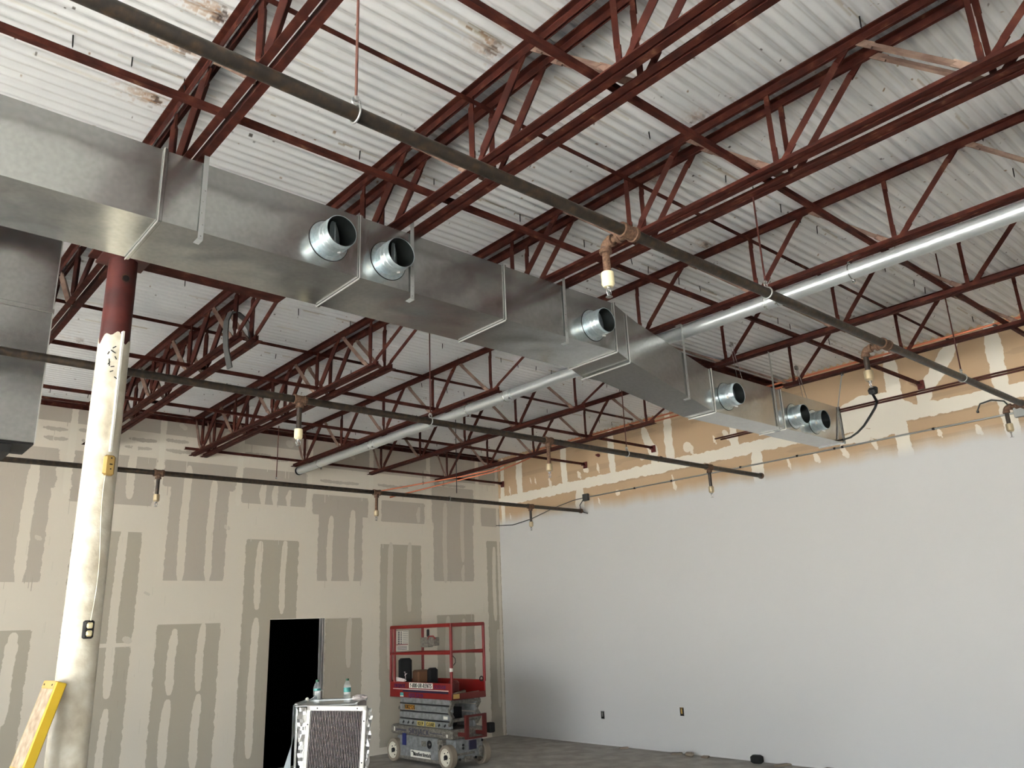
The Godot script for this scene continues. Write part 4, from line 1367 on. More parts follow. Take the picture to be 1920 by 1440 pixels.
	# silvery scraps wired to the joist ends at the back wall
	# rusty stubs on the tan board
	for q in [[9.99, 4.33, -7.72, "short rusty pipe stub poking from the tan board below the bridging clip"], [9.99, 4.62, -9.05, "dark ring stub on the tan board under the copper pipes"]]:
		t = thing("pipe_stub", q[3], "pipe", Vector3(q[0], q[1], q[2]))
		m = MB.new()
		m.lathe(Vector3(10.03, q[1], q[2]), Vector3.LEFT, [[0.03, 0.0], [0.03, 0.03], [0.018, 0.032], [0.018, 0.07], [0.0, 0.07]], 14)
		obj("stub", m, M.red_worn, t)


# ------------------------------------------------------------------ scissor lift
func text(called: String, s: String, size: float, m: Material, parent: Node, at: Vector3, turn: float, squeeze := 1.0, slant := 0.0) -> void:
	var tm := TextMesh.new()
	var f := SystemFont.new()
	f.font_names = PackedStringArray(["Droid Sans"])
	f.font_weight = 700
	tm.font = f
	tm.text = s
	tm.font_size = 32
	tm.pixel_size = size / 24.0
	tm.depth = 0.003
	tm.material = m
	var o := MeshInstance3D.new()
	o.name = called
	o.mesh = tm
	o.position = at - org(parent)
	o.basis = Basis(Vector3.UP, turn) * Basis(Vector3(squeeze, 0, 0), Vector3(slant, 1, 0), Vector3(0, 0, 1))
	parent.add_child(o, true)


func wheel(t: Node3D, p: Vector3, side: float, r: float) -> void:
	var m := MB.new()
	var ax := Vector3(side, 0, 0)
	m.lathe(p, ax, [[r * 0.72, -0.055], [r * 0.93, -0.055], [r, -0.04], [r, 0.04], [r * 0.93, 0.055], [r * 0.74, 0.055], [r * 0.70, 0.045]], 40)
	var w := obj("wheel", m, M.tyre, t)
	m = MB.new()
	m.lathe(p, ax, [[r * 0.72, 0.05], [r * 0.66, 0.05], [r * 0.60, 0.03], [r * 0.5, 0.022], [r * 0.36, 0.022], [r * 0.30, 0.03], [0.0, 0.032]], 32)
	obj("rim", m, M.rim, w)
	m = MB.new()
	m.lathe(p, ax, [[r * 0.2, 0.03], [r * 0.2, 0.055], [r * 0.12, 0.062], [0.0, 0.062]], 16)
	for k in 5:
		var a := TAU * k / 5.0 + 0.4
		m.lathe(p + Vector3(0, cos(a), sin(a)) * r * 0.44, ax, [[r * 0.05, 0.02], [r * 0.05, 0.03], [0.0, 0.03]], 8)
	obj("hub", m, M.dark_steel, w)


func lift() -> void:
	var xn := 7.16
	var xf := 7.78
	var zl := -11.13
	var zr := -9.55
	var xc := (xn + xf) / 2
	var zc := (zl + zr) / 2
	var t := thing("scissor_lift", "red and grey scissor lift, lowered, standing in the back corner", "scissor lift", Vector3(xc, 0, zc))
	var west := -PI / 2
	var m := MB.new()
	# chassis
	m.cbox(Vector3(xc, 0.225, zc + 0.04), Vector3(xf - xn - 0.1, 0.30, 1.02), 0.015)
	m.cbox(Vector3(xn + 0.05, 0.235, -10.39), Vector3(0.09, 0.29, 0.95), 0.01)
	m.cbox(Vector3(xc, 0.25, -9.68), Vector3(0.5, 0.26, 0.22), 0.015)
	m.cbox(Vector3(xc, 0.25, -11.0), Vector3(0.4, 0.2, 0.2), 0.015)
	var ch := obj("chassis", m, M.grey_lift, t)
	m = MB.new()
	m.tube([Vector3(xn + 0.03, 0.075, -10.95), Vector3(xn + 0.03, 0.075, -9.85)], 0.03, 12)
	m.box(Vector3(xn + 0.02, 0.24, -9.87), Vector3(0.05, 0.32, 0.03))
	m.box(Vector3(xn + 0.02, 0.34, -9.83), Vector3(0.06, 0.06, 0.12))
	m.tube([Vector3(xn + 0.02, 0.36, -9.80), Vector3(xn + 0.02, 0.08, -9.80)], 0.018, 10)
	obj("pothole_bar", m, M.dusty_steel, ch)
	m = MB.new()
	m.lathe(Vector3(xn + 0.003, 0.29, -10.10), Vector3.LEFT, [[0.055, 0.0], [0.055, 0.005], [0.0, 0.005]], 24)
	obj("port_hole", m, M.black, ch)
	m = MB.new()
	m.lathe(Vector3(xn - 0.002, 0.295, -10.085), Vector3.LEFT, [[0.02, 0.0], [0.015, 0.01], [0.0, 0.012]], 12)
	obj("valve", m, M.chrome, ch)
	m = MB.new()
	m.box(Vector3(xn + 0.003, 0.29, -10.24), Vector3(0.004, 0.07, 0.12))
	obj("vent_panel", m, M.dusty_steel, ch)
	m = MB.new()
	m.box(Vector3(xn + 0.003, 0.325, -10.74), Vector3(0.006, 0.17, 0.1))
	obj("blue_decal", m, M.blue_sign, ch)
	m = MB.new()
	m.cbox(Vector3(xn, 0.145, -10.32), Vector3(0.006, 0.095, 0.5), 0.002)
	var bp := obj("rental_plate", m, M.white_sign, ch)
	text("lettering", "Manifest Rentals", 0.050, M.ink, bp, Vector3(xn - 0.006, 0.143, -10.275), west, 0.80, 0.15)
	m = MB.new()
	m.bar(Vector3(xn - 0.005, 0.135, -10.475), Vector3(xn - 0.005, 0.175, -10.50), 0.016, 0.003, Vector3.LEFT)
	m.bar(Vector3(xn - 0.005, 0.175, -10.50), Vector3(xn - 0.005, 0.172, -10.545), 0.012, 0.003, Vector3.LEFT)
	obj("plate_emblem", m, M.ink, bp)
	# control end
	m = MB.new()
	m.cbox(Vector3(7.52, 0.29, -9.555), Vector3(0.13, 0.12, 0.02), 0.004)
	obj("charger_panel", m, M.navy_print, ch)
	m = MB.new()
	m.cbox(Vector3(7.40, 0.19, -9.555), Vector3(0.3, 0.03, 0.02), 0.004)
	m.cbox(Vector3(7.44, 0.12, -9.552), Vector3(0.14, 0.07, 0.02), 0.004)
	m.cbox(Vector3(7.66, 0.2, -9.555), Vector3(0.06, 0.12, 0.02), 0.004)
	obj("end_plate", m, M.dusty_steel, ch)
	m = MB.new()
	for q in [[7.36, 0.3], [7.36, 0.26], [7.30, 0.12], [7.58, 0.12], [7.70, 0.33]]:
		m.lathe(Vector3(q[0], q[1], -9.57), Vector3.BACK, [[0.018, 0.0], [0.018, 0.008], [0.0, 0.009]], 12)
	obj("knob", m, M.black, ch)
	# wheels
	for q in [[xn + 0.02, -11.0, -1.0], [xn + 0.02, -9.68, -1.0], [xf - 0.0, -9.68, 1.0], [xf - 0.0, -11.0, 1.0]]:
		wheel(t, Vector3(q[0], 0.158, q[1]), q[2], 0.158)
	# base tray
	m = MB.new()
	m.cbox(Vector3(xc, 0.445, -10.335), Vector3(xf - xn + 0.0, 0.125, 1.54), 0.02)
	var tr := obj("base_tray", m, M.dusty_steel, t)
	text("lettering", "SKYJACK", 0.075, M.grey_ink, tr, Vector3(xn - 0.002, 0.445, -10.36), west, 1.25)
	m = MB.new()
	m.box(Vector3(xn - 0.001, 0.445, -10.82), Vector3(0.004, 0.022, 0.26))
	m.box(Vector3(xn - 0.001, 0.445, -9.94), Vector3(0.004, 0.012, 0.30))
	obj("decal_stripe", m, M.grey_ink, tr)
	m = MB.new()
	m.box(Vector3(xn - 0.001, 0.43, -9.67), Vector3(0.004, 0.04, 0.035))
	m.box(Vector3(xn - 0.001, 0.45, -11.0), Vector3(0.004, 0.06, 0.03))
	obj("white_decal", m, M.white_sign, tr)
	# stacked scissor arms: near and far pair, three tiers
	for side in [xn + 0.1, xf - 0.1]:
		for k in 4:
			var y := 0.545 + k * 0.105
			m = MB.new()
			m.cbox(Vector3(side, y, -10.34 + 0.01 * k), Vector3(0.05, 0.088, 1.30), 0.008)
			var am := obj("scissor_arm", m, M.grey_lift, t)
			if side < xc:
				if k == 0:
					for q in [["KEEP", -10.42], ["CLEAR!", -10.17]]:
						m = MB.new()
						m.box(Vector3(side - 0.026, y + 0.002, q[1]), Vector3(0.004, 0.06, 0.17 if q[0] == "KEEP" else 0.22))
						var pl := obj("warning_plate", m, M.yellow_sign, am)
						text("lettering", q[0], 0.05, M.ink, am, Vector3(side - 0.03, y, q[1]), west, 0.9)
					m = MB.new()
					for q in [-10.87, -10.74, -10.62, -9.96, -9.82]:
						m.bar(Vector3(side - 0.026, y - 0.012, q - 0.02), Vector3(side - 0.026, y + 0.012, q + 0.02), 0.028, 0.003, Vector3.LEFT)
					obj("hazard_mark", m, M.ink, am)
				if k == 1:
					m = MB.new()
					m.box(Vector3(side - 0.026, y, -9.80), Vector3(0.004, 0.04, 0.10))
					obj("white_decal", m, M.white_sign, am)
				if k == 2:
					m = MB.new()
					m.box(Vector3(side - 0.026, y + 0.005, -10.70), Vector3(0.004, 0.065, 0.25))
					obj("number_plate", m, M.orange_sign, am)
					text("lettering", "1002120", 0.058, M.ink, am, Vector3(side - 0.03, y + 0.005, -10.70), west, 0.95)
	m = MB.new()
	for k in 4:
		var y := 0.545 + k * 0.105
		m.box(Vector3(xn + 0.095, y - 0.049, -10.34), Vector3(0.03, 0.012, 1.28))
	obj("arm_shade", m, M.black, t)  # black strips put the shade between the arms into colour
	m = MB.new()
	for k in 2:   # elbow links at the right-hand end
		for s in [xn + 0.07, xf - 0.07]:
			m.bar(Vector3(s, 0.55 + k * 0.2, -9.70), Vector3(s, 0.65 + k * 0.2, -9.62), 0.03, 0.05, Vector3.RIGHT)
			m.bar(Vector3(s, 0.65 + k * 0.2, -9.62), Vector3(s, 0.74 + k * 0.2, -9.70), 0.03, 0.05, Vector3.RIGHT)
	for q in [[0.86, -9.68], [0.62, -9.66], [0.74, -11.0]]:
		m.tube([Vector3(xn + 0.08, q[0], q[1]), Vector3(xf - 0.06, q[0], q[1])], 0.025, 12)
	obj("cross_tube", m, M.dusty_steel, t)
	m = MB.new()
	m.tube([Vector3(xc, 0.55, -9.9), Vector3(xc, 0.80, -10.9)], 0.045, 12)
	m.box(Vector3(xc, 0.66, -10.4), Vector3(0.34, 0.2, 0.9))
	obj("lift_cylinder", m, M.dark_steel, t)
	# entry step: red frame at the right end
	m = MB.new()
	m.box(Vector3(7.285, 0.55, -9.38), Vector3(0.05, 0.31, 0.04))
	m.box(Vector3(7.60, 0.55, -9.38), Vector3(0.05, 0.31, 0.04))
	m.box(Vector3(7.44, 0.69, -9.38), Vector3(0.36, 0.025, 0.05))
	m.box(Vector3(7.44, 0.405, -9.38), Vector3(0.32, 0.02, 0.05))
	m.box(Vector3(7.285, 0.45, -9.47), Vector3(0.03, 0.05, 0.2))
	m.box(Vector3(7.60, 0.45, -9.47), Vector3(0.03, 0.05, 0.2))
	obj("step_frame", m, M.red_worn, t)
	m = MB.new()
	m.cbox(Vector3(7.74, 0.50, -9.42), Vector3(0.10, 0.13, 0.1), 0.01)
	obj("battery_box", m, M.black, t)
	# platform
	m = MB.new()
	m.box(Vector3(xc, 0.915, zc), Vector3(xf - xn, 0.03, zr - zl))
	var pf := obj("platform_floor", m, M.red_worn, t)
	m = MB.new()
	m.cbox(Vector3(xn + 0.008, 1.01, zc), Vector3(0.02, 0.22, zr - zl), 0.004)
	var tb := obj("toe_board", m, M.red_lift, t)
	m = MB.new()
	m.cbox(Vector3(xn - 0.003, 1.075, -10.30), Vector3(0.004, 0.075, 0.60), 0.001)
	obj("phone_plate", m, M.white_sign, tb)
	text("lettering", "1-800-UR-RENTS", 0.062, M.ink, tb, Vector3(xn - 0.007, 1.075, -10.30), west, 0.90, 0.15)
	text("lettering", "SKYJACK", 0.05, M.purple_print, tb, Vector3(xn - 0.004, 1.065, -10.86), west, 1.1, 0.15)
	text("lettering", "SCISSOR", 0.05, M.purple_print, tb, Vector3(xn - 0.004, 1.065, -9.82), west, 1.05, 0.15)
	text("lettering", "SJIII 3219", 0.055, M.purple_print, tb, Vector3(xn - 0.004, 0.935, -10.43), west, 1.15)
	m = MB.new()
	m.box(Vector3(xn - 0.003, 1.018, -10.33), Vector3(0.004, 0.008, 1.42))
	obj("white_stripe", m, M.white_sign, tb)
	m = MB.new()
	m.box(Vector3(xn - 0.003, 0.993, -10.2), Vector3(0.004, 0.026, 1.15))
	obj("navy_stripe", m, M.navy_print, tb)
	m = MB.new()
	m.box(Vector3(xn - 0.003, 0.945, -10.80), Vector3(0.004, 0.045, 0.09))
	obj("teal_decal", m, M.teal, tb)
	m = MB.new()
	m.box(Vector3(xn - 0.004, 0.918, -10.80), Vector3(0.004, 0.012, 0.09))
	obj("white_decal", m, M.white_sign, tb)
	m = MB.new()
	m.cbox(Vector3(xf - 0.008, 1.02, zc), Vector3(0.02, 0.23, zr - zl), 0.004)
	m.cbox(Vector3(xc, 1.02, zl + 0.008), Vector3(xf - xn, 0.23, 0.02), 0.004)
	obj("toe_board", m, M.red_lift, t)
	m = MB.new()
	m.cbox(Vector3(xc, 0.94, zr - 0.008), Vector3(xf - xn, 0.085, 0.02), 0.004)
	var lo := obj("entry_sill", m, M.red_worn, t)
	m = MB.new()
	m.box(Vector3(xn + 0.08, 0.945, zr + 0.004), Vector3(0.11, 0.06, 0.004))
	obj("tan_decal", m, M.yellow_pale, lo)
	# guard rails
	for q in [[xn + 0.01, zl + 0.01, "a"], [xn + 0.01, zl + 0.11, "b"], [xn + 0.01, zr - 0.01, "c"], [xf - 0.01, zl + 0.01, "d"], [xf - 0.01, zr - 0.01, "e"]]:
		m = MB.new()
		m.cbox(Vector3(q[0], 1.52, q[1]), Vector3(0.036, 0.82, 0.036), 0.006)
		obj("rail_post", m, M.red_lift, t)
	for y in [1.915, 1.525]:
		var h := 0.05 if y > 1.7 else 0.035
		m = MB.new()
		m.cbox(Vector3(xn + 0.01, y, zc), Vector3(0.036, h, zr - zl), 0.006)
		obj("side_rail", m, M.red_lift, t)
		m = MB.new()
		m.cbox(Vector3(xf - 0.01, y, zc), Vector3(0.036, h, zr - zl), 0.006)
		obj("side_rail", m, M.red_lift, t)
		m = MB.new()
		m.cbox(Vector3(xc, y, zl + 0.01), Vector3(xf - xn, h, 0.036), 0.006)
		obj("end_rail", m, M.red_lift, t)
		if y > 1.7:
			m = MB.new()
			m.cbox(Vector3(xc, y, zr - 0.01), Vector3(xf - xn, h, 0.036), 0.006)
			obj("end_rail", m, M.red_lift, t)
		else:
			m = MB.new()
			m.cbox(Vector3(xc, y + 0.02, zr - 0.01), Vector3(xf - xn, h, 0.03), 0.006)
			obj("entry_bar", m, M.red_lift, t)
	m = MB.new()
	m.cbox(Vector3(xn + 0.004, 1.30, zr - 0.01), Vector3(0.04, 0.05, 0.04), 0.004)
	obj("white_tape", m, M.white_sign, t)
	# instruction placard on the left end, and the control box
	m = MB.new()
	m.box(Vector3(xn + 0.20, 1.71, zl + 0.03), Vector3(0.24, 0.30, 0.005))
	var pc := obj("placard", m, M.white_sign, t)
	m = MB.new()
	for k in 7:
		var y := 1.84 - k * 0.028
		m.box(Vector3(xn + 0.135, y, zl + 0.034), Vector3(0.03, 0.018, 0.002))
		m.box(Vector3(xn + 0.18, y, zl + 0.034), Vector3(0.018, 0.018, 0.002))
		m.box(Vector3(xn + 0.26, y + 0.004, zl + 0.034), Vector3(0.10, 0.005, 0.002))
	for k in 3:
		m.box(Vector3(xn + 0.20, 1.62 - k * 0.02, zl + 0.034), Vector3(0.18, 0.007, 0.002))
	obj("print", m, M.grey_ink, pc)
	m = MB.new()
	m.box(Vector3(xn + 0.20, 1.652, zl + 0.034), Vector3(0.22, 0.012, 0.002))
	obj("red_line", m, M.red_lift, pc)
	m = MB.new()
	m.cbox(Vector3(xf - 0.07, 1.67, -10.92), Vector3(0.11, 0.15, 0.20), 0.008)
	m.cbox(Vector3(xf - 0.07, 1.68, -10.73), Vector3(0.11, 0.13, 0.16), 0.008)
	var cb := obj("control_box", m, M.dusty_steel, t)
	m = MB.new()
	m.cbox(Vector3(xf - 0.06, 1.81, -10.90), Vector3(0.04, 0.12, 0.045), 0.012)
	obj("joystick", m, M.black, cb)
	m = MB.new()
	m.tube([Vector3(xf - 0.12, 1.72, -10.82), Vector3(xf - 0.13, 1.76, -10.78), Vector3(xf - 0.13, 1.76, -10.66), Vector3(xf - 0.12, 1.72, -10.62)], 0.012, 8)
	obj("guard_bar", m, M.red_lift, cb)
	m = MB.new()
	m.tube([Vector3(xn + 0.03, 1.49, zr + 0.0), Vector3(xn + 0.05, 1.45, zr + 0.03), Vector3(xn + 0.055, 1.40, zr + 0.03), Vector3(xn + 0.03, 1.36, zr + 0.01)], 0.006, 8)
	m.torus(Vector3(xf - 0.06, 1.15, zr - 0.02), Vector3.BACK, 0.03, 0.008, 16)
	obj("cable_loop", m, M.black, t)
	# loads on the platform
	var g := thing("tool_bag", "black bag standing inside the lift's left end rail", "bag", Vector3(7.33, 0.93, -10.98))
	m = MB.new()
	m.cbox(Vector3(7.33, 1.19, -10.97), Vector3(0.20, 0.52, 0.16), 0.03, Basis(Vector3.UP, -0.5))
	obj("body", m, M.dark_cloth, g)
	m = MB.new()
	for q in [[-0.02, 1.2, 0.04, 0.03], [0.0, 1.15, -0.01, 0.09], [0.02, 1.19, 0.03, 0.02], [-0.03, 1.25, 0.02, 0.0], [0.03, 1.14, 0.0, 0.04]]:
		var p := Vector3(7.33 + q[0] - 0.038, q[1], -10.97 + 0.072)
		m.bar(p, p + Vector3(q[2] * 0.8, q[3], q[2] * 0.5), 0.008, 0.003, Vector3(-0.48, 0, 0.88))
	obj("scuff", m, M.paper, g)
	g = thing("cardboard_carton", "brown open carton on the lift platform beside the black bag", "box", Vector3(7.5, 0.93, -10.75))
	m = MB.new()
	m.cbox(Vector3(7.50, 1.10, -10.76), Vector3(0.22, 0.34, 0.30), 0.02, Basis(Vector3.UP, -0.3))
	obj("body", m, M.cardboard, g)
	m = MB.new()
	m.cbox(Vector3(7.55, 1.12, -10.55), Vector3(0.16, 0.36, 0.10), 0.03, Basis(Vector3.UP, -0.2))
	obj("dark_sack", m, M.dark_cloth, g)
	g = thing("folded_paper", "white folded paper on the lift's toe board by the black bag", "paper", Vector3(7.19, 1.12, -10.95))
	m = MB.new()
	m.box(Vector3(7.21, 1.145, -10.93), Vector3(0.05, 0.012, 0.24), Basis(Vector3.RIGHT, 0.1) * Basis(Vector3.BACK, 0.9))
	m.box(Vector3(7.225, 1.125, -10.92), Vector3(0.06, 0.012, 0.2), Basis(Vector3.BACK, 0.3))
	obj("sheet", m, M.paper, g)
	g = thing("pipe_offcut", "pale tubes lying on the lift platform near its entry", "pipe", Vector3(7.5, 0.95, -9.8))
	m = MB.new()
	m.tube([Vector3(7.25, 0.96, -9.62), Vector3(7.62, 0.975, -9.85)], 0.025, 10)
	m.tube([Vector3(7.45, 0.96, -9.60), Vector3(7.70, 0.97, -9.62)], 0.02, 10)
	obj("tube", m, M.dusty_steel, g)
	g = thing("red_can", "red canister standing on the lift platform behind the entry post", "canister", Vector3(7.45, 0.93, -9.9))
	m = MB.new()
	m.lathe(Vector3(7.50, 0.93, -9.95), Vector3.UP, [[0.0, 0.0], [0.08, 0.0], [0.08, 0.17], [0.06, 0.20], [0.0, 0.20]], 18)
	obj("body", m, M.red_worn, g)


# ------------------------------------------------------------------ coil unit, bottles
func coil_unit() -> void:
	var yaw := -0.729
	var base := Vector3(3.715, 0, -6.80)
	var t := thing("coil_cabinet", "galvanised cabinet with a white framed fin coil leaning on its front", "air conditioner", base, "", Vector3(0, yaw, 0))
	var hw := 0.275     # half width of the cabinet
	var H := 1.262
	# local: x right, z towards the camera
	var m := MB.new()
	m.box(Vector3(hw - 0.01, H / 2, -0.2), Vector3(0.02, H, 0.42))
	m.box(Vector3(-hw + 0.01, H / 2, -0.2), Vector3(0.02, H, 0.42))
	m.box(Vector3(0, H / 2, -0.4), Vector3(hw * 2, H, 0.02))
	m.box(Vector3(0, 0.05, -0.2), Vector3(hw * 2, 0.1, 0.42))
	obj("body", m, M.galvanised, t)
	m = MB.new()
	m.cbox(Vector3(0, H + 0.0, -0.39), Vector3(hw * 2 + 0.02, 0.03, 0.05), 0.006)
	m.cbox(Vector3(-hw, H, -0.2), Vector3(0.03, 0.03, 0.42), 0.006)
	m.cbox(Vector3(0, H - 0.008, -0.16), Vector3(hw * 2, 0.012, 0.42), 0.004)
	obj("top_rim", m, M.thin_conduit, t)
	# coil panel, rolled a touch to the right
	var roll := Basis(Vector3.BACK, -0.045)
	var o := Vector3(0.06, 0, 0.10)
	var w := 0.262
	var top := 1.252
	var P := func(x: float, y: float, z: float) -> Vector3: return o + roll * Vector3(x, y, z)
	m = MB.new()
	for q in [[Vector3(0, top - 0.02, 0), Vector3(w * 2, 0.042, 0.05)], [Vector3(-w + 0.018, top / 2, 0), Vector3(0.036, top, 0.05)], [Vector3(w - 0.018, top / 2, 0), Vector3(0.036, top, 0.05)], [Vector3(0, 0.03, 0), Vector3(w * 2, 0.06, 0.05)]]:
		m.cbox(o + roll * q[0], q[1], 0.005, roll)
	var fr := obj("coil_frame", m, M.white_metal, t)
	m = MB.new()
	m.box(o + roll * Vector3(0, top / 2, -0.02), Vector3(w * 2 - 0.05, top - 0.04, 0.012), roll)
	obj("coil_back", m, M.fin_gap_shade, fr)  # near-black sheet, colours in the shade between the fins
	for k in 32:
		m = MB.new()
		var x := -w + 0.044 + k * (2 * w - 0.088) / 31.0
		m.box(o + roll * Vector3(x, top / 2, 0.002), Vector3(0.0026, top - 0.08, 0.036), roll)
		obj("fin", m, M.fin, fr)
	m = MB.new()
	for q in [Vector3(-0.17, top - 0.02, 0.026), Vector3(0.18, top - 0.02, 0.026), Vector3(-w + 0.018, 1.1, 0.026), Vector3(w - 0.018, 1.13, 0.026), Vector3(w - 0.018, 0.8, 0.026)]:
		m.lathe(o + roll * q, Vector3.BACK, [[0.006, 0.0], [0.005, 0.002], [0.0, 0.002]], 8)
	obj("screw", m, M.dark_steel, fr)
	# crumpled foil insulation either side
	for s in [[-w - 0.03, 0.075, 3], [w + 0.02, 0.035, 5]]:
		m = MB.new()
		var nz := FastNoiseLite.new()
		nz.seed = s[2]
		nz.frequency = 1.0
		var g := []
		for i in 41:
			var row := []
			var y := i * top / 40.0 * 0.985
			for j in 5:
				var e: float = (j / 4.0 - 0.5) * s[1]
				var dx := 0.022 * nz.get_noise_2d(y * 9.0, j * 1.7)
				var dz := 0.03 * nz.get_noise_2d(y * 14.0 + 50.0, j * 2.1)
				row.append(P.call(s[0] + e + dx + (0.035 * sin(y * 3.2) if s[0] < 0 else 0.0), y, -0.01 + dz))
			g.append(row)
		for i in 40:
			for j in 4:
				m.quad(g[i][j], g[i][j + 1], g[i + 1][j + 1], g[i + 1][j])
		obj("foil_wrap", m, M.foil, t)
	m = MB.new()
	m.box(P.call(-w - 0.012, top * 0.55, -0.03), Vector3(0.05, top * 0.8, 0.02), roll)
	obj("coil_side_shade", m, M.black, t)  # black bar drawn for the shade beside the coil frame
	# plastic sheet draped down the left side
	m = MB.new()
	var rows := []
	for i in 21:
		var s := i / 20.0
		var row := []
		for j in 9:
			var u := j / 8.0
			var x := -hw - 0.005 - s * 0.42 * (1.0 - u) + 0.012 * sin(u * 17.0 + s * 2.0) * s
			var z := lerpf(-0.36, 0.08, u) + 0.02 * sin(u * 11.0) * s
			row.append(Vector3(x, H * (1.0 - s) + 0.004, z))
		rows.append(row)
	for i in 20:
		for j in 8:
			m.quad(rows[i][j], rows[i + 1][j], rows[i + 1][j + 1], rows[i][j + 1])
	obj("plastic_drape", m, M.plastic_sheet, t)
	m = MB.new()
	var B := Basis(Vector3.UP, yaw)
	var L := func(p: Vector3) -> Vector3: return base + B * p
	m.tube([Vector3(-hw + 0.02, H + 0.01, -0.36), Vector3(-hw + 0.06, H + 0.03, -0.36), Vector3(-hw + 0.10, H + 0.07, -0.35), Vector3(-hw + 0.16, H + 0.10, -0.33)], 0.003, 6)
	obj("stray_wire", m, M.thin_conduit, t)
	m = MB.new()
	m.cbox(Vector3(-hw + 0.01, H + 0.015, -0.34), Vector3(0.03, 0.04, 0.03), 0.008)
	obj("corner_knob", m, M.white_sign, t)
	# things on top
	for k in 2:
		var at: Vector3 = L.call(Vector3([-0.105, 0.165][k], H - 0.002, [-0.05, -0.06][k]))
		var b := thing("water_bottle", ["clear water bottle at the left on top of the coil cabinet", "clear water bottle with a teal label, right on top of the coil cabinet"][k], "bottle", at, "water bottles on the cabinet")
		m = MB.new()
		m.lathe(at, Vector3.UP, [[0.0, 0.004], [0.026, 0.0], [0.031, 0.006], [0.0315, 0.03], [0.029, 0.036], [0.0315, 0.042], [0.029, 0.052], [0.0315, 0.058], [0.0290, 0.068], [0.0315, 0.074], [0.0315, 0.135], [0.029, 0.15], [0.022, 0.168], [0.013, 0.183], [0.0125, 0.188]], 24)
		obj("bottle_body", m, M.clear_plastic, b)
		m = MB.new()
		m.lathe(at, Vector3.UP, [[0.0125, 0.186], [0.0145, 0.186], [0.0145, 0.203], [0.0, 0.204]], 16)
		obj("cap", m, M.green_cap, b)
		m = MB.new()
		m.lathe(at, Vector3.UP, [[0.0322, 0.092 if k == 0 else 0.09], [0.0322, 0.128]], 24) if k == 1 else m.lathe(at, Vector3.UP, [[0.0322, 0.112], [0.0322, 0.128]], 24)
		obj("label_band", m, M.teal, b)
	var rg: Vector3 = L.call(Vector3(0.25, H + 0.0, -0.2))
	var rag := thing("crumpled_glove", "pale crumpled work glove on the right corner of the coil cabinet", "glove", rg)
	m = MB.new()
	var nz2 := FastNoiseLite.new()
	nz2.seed = 9
	nz2.frequency = 14.0
	for i in 10:
		for j in 20:
			var c := []
			for q in [[0, 0], [0, 1], [1, 1], [1, 0]]:
				var th: float = PI * (i + q[0]) / 10.0
				var ph: float = TAU * (j + q[1]) / 20.0
				var d := Vector3(sin(th) * cos(ph), cos(th), sin(th) * sin(ph))
				c.append(rg + Vector3(0, 0.025, 0) + Vector3(d.x * 0.075, d.y * 0.026, d.z * 0.05) * (1.0 + 0.35 * nz2.get_noise_3dv(d * 0.3)))
			m.quad(c[0], c[3], c[2], c[1])
	obj("cloth", m, M.paper, rag)


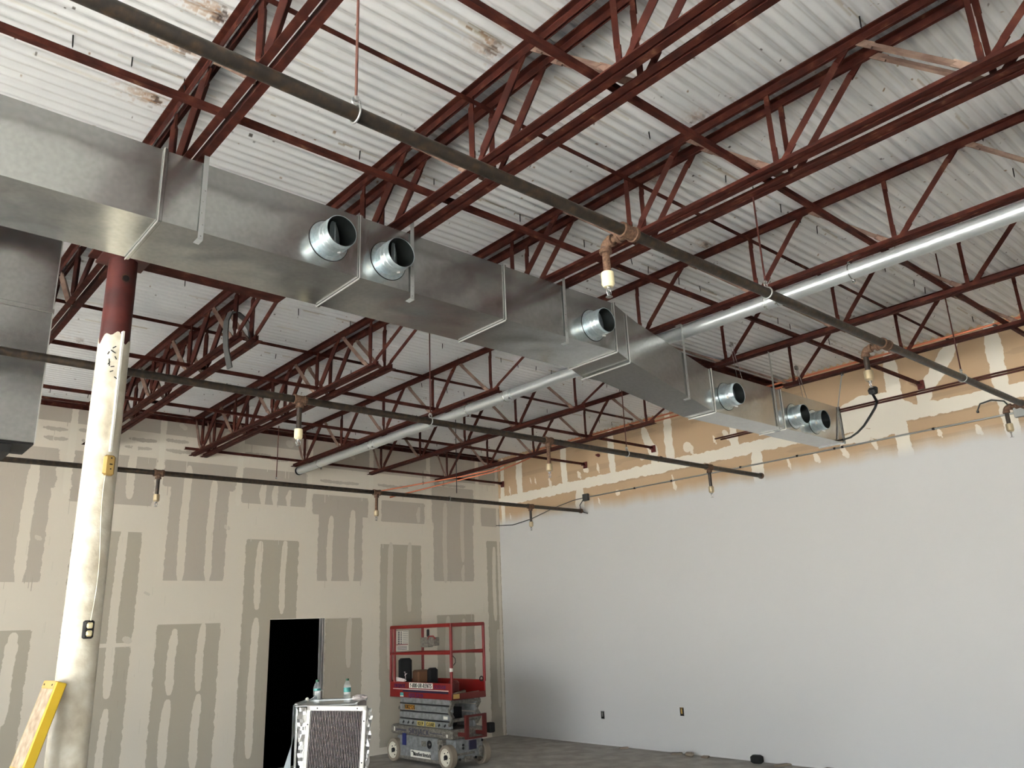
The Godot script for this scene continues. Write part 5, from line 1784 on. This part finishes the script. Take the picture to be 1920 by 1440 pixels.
# ------------------------------------------------------------------ the rest
func small_things() -> void:
	# yellow framed plank leaning on the column
	var t := thing("framed_plank", "plywood plank in a yellow steel frame leaning against the foot of the column", "plank", Vector3(0.75, 0, -5.35))
	var top := Vector3(1.185, 1.655, -5.35)
	var foot := Vector3(0.745, 0.02, -5.35)
	var ax := (top - foot).normalized()
	var wd := Vector3(0.07, 0, 1).normalized()
	var nn := ax.cross(wd).normalized()
	var bs := Basis(wd, ax, wd.cross(ax))
	var Ln := top.distance_to(foot)
	var hw := 0.105
	var face := 1.0 if bs.z.x < 0 else -1.0
	var m := MB.new()
	m.box((top + foot) / 2 + bs.z * 0.002 * face, Vector3(hw * 2 - 0.01, Ln - 0.03, 0.03), bs)
	obj("plywood_panel", m, M.plywood, t)
	for s in [-1.0, 1.0]:
		m = MB.new()
		m.cbox((top + foot) / 2 + wd * s * hw - bs.z * face * 0.012, Vector3(0.012 if s < 0 else 0.022, Ln, 0.056), 0.005, bs)
		obj("side_rail", m, M.yellow_paint, t)
	for q in [0.0, 0.45, 0.9, 1.35, Ln - 0.03]:
		m = MB.new()
		m.cbox(top - ax * (q + 0.02) + bs.z * face * 0.005, Vector3(hw * 2, 0.045, 0.03), 0.004, bs)
		var cr := obj("cross_bar", m, M.yellow_pale, t)
		m = MB.new()
		for s in [-0.07, 0.07]:
			m.lathe(top - ax * (q + 0.02) + wd * s + bs.z * face * 0.02, bs.z * face, [[0.006, 0.0], [0.005, 0.003], [0.0, 0.003]], 8)
		obj("rivet", m, M.dark_steel, cr)
	# rubber strap over the doubled back joist
	t = thing("rubber_strap", "dark rubber strip hanging over the doubled joist right of the column", "strap", Vector3(2.55, 4.15, -6.75))
	m = MB.new()
	var path := [Vector3(2.83, 4.50, -6.80), Vector3(2.80, 4.62, -6.79), Vector3(2.74, 4.70, -6.78), Vector3(2.66, 4.735, -6.76), Vector3(2.585, 4.72, -6.74), Vector3(2.545, 4.62, -6.72), Vector3(2.54, 4.50, -6.71), Vector3(2.55, 4.36, -6.70), Vector3(2.575, 4.24, -6.69), Vector3(2.59, 4.17, -6.685)]
	for i in path.size() - 1:
		var a: Vector3 = path[i]
		var b: Vector3 = path[i + 1]
		var e := (b - a).normalized()
		m.bar(a - e * 0.004, b + e * 0.004, 0.014, 0.062, Vector3(0.35, 0, 1).normalized())
	obj("strip", m, M.grey_rubber, t)
	# boxes cut into the right wall
	for q in [[-9.37, 0.45, "dark open outlet cutout low on the right wall, nearer the corner"], [-7.79, 0.57, "open outlet cutout low on the right wall, second from the corner"]]:
		t = thing("outlet_cutout", q[2], "outlet", Vector3(XR, q[1], q[0]))
		m = MB.new()
		m.box(Vector3(XR - 0.001, q[1], q[0]), Vector3(0.004, 0.115, 0.068))
		obj("hole", m, M.black, t)
		m = MB.new()
		m.box(Vector3(XR - 0.004, q[1] + 0.005, q[0] - 0.002), Vector3(0.006, 0.065, 0.03))
		m.box(Vector3(XR - 0.004, q[1] + 0.05, q[0]), Vector3(0.006, 0.008, 0.05))
		obj("device", m, M.yellow_pale if q[0] > -8 else M.thin_conduit, t)
	# block and rubble along the foot of the right wall
	t = thing("black_block", "charcoal block on the floor against the right wall", "block", Vector3(9.95, 0, -6.56))
	m = MB.new()
	m.cbox(Vector3(9.94, 0.05, -6.56), Vector3(0.12, 0.10, 0.15), 0.02, Basis(Vector3.UP, 0.2))
	obj("block", m, M.charcoal_block, t)
	var labels := ["small grey rubble lump by the right wall, left of the black block", "flat plaster chip beside the rubble lump at the wall foot", "thin board scrap on the floor by the right wall, under the second cutout", "plaster crumb farthest along the wall towards the corner", "pale scrap of board right of the black block", "long board scrap at the right wall foot near the picture's lower edge"]
	var where := [[9.89, -7.62, 0.13, 0.06], [9.93, -7.38, 0.10, 0.025], [9.96, -7.9, 0.16, 0.02], [9.95, -8.9, 0.14, 0.02], [9.96, -6.2, 0.22, 0.02], [9.95, -5.6, 0.3, 0.022]]
	for i in 6:
		var q = where[i]
		t = thing("plaster_scrap", labels[i], "rubble", Vector3(q[0], 0, q[1]), "plaster scraps along the right wall")
		m = MB.new()
		m.cbox(Vector3(q[0], q[3] / 2, q[1]), Vector3(0.07 + 0.02 * (i % 3), q[3], q[2]), q[3] * 0.3, Basis(Vector3.UP, 0.3 * i))
		obj("lump", m, M.rubble, t)
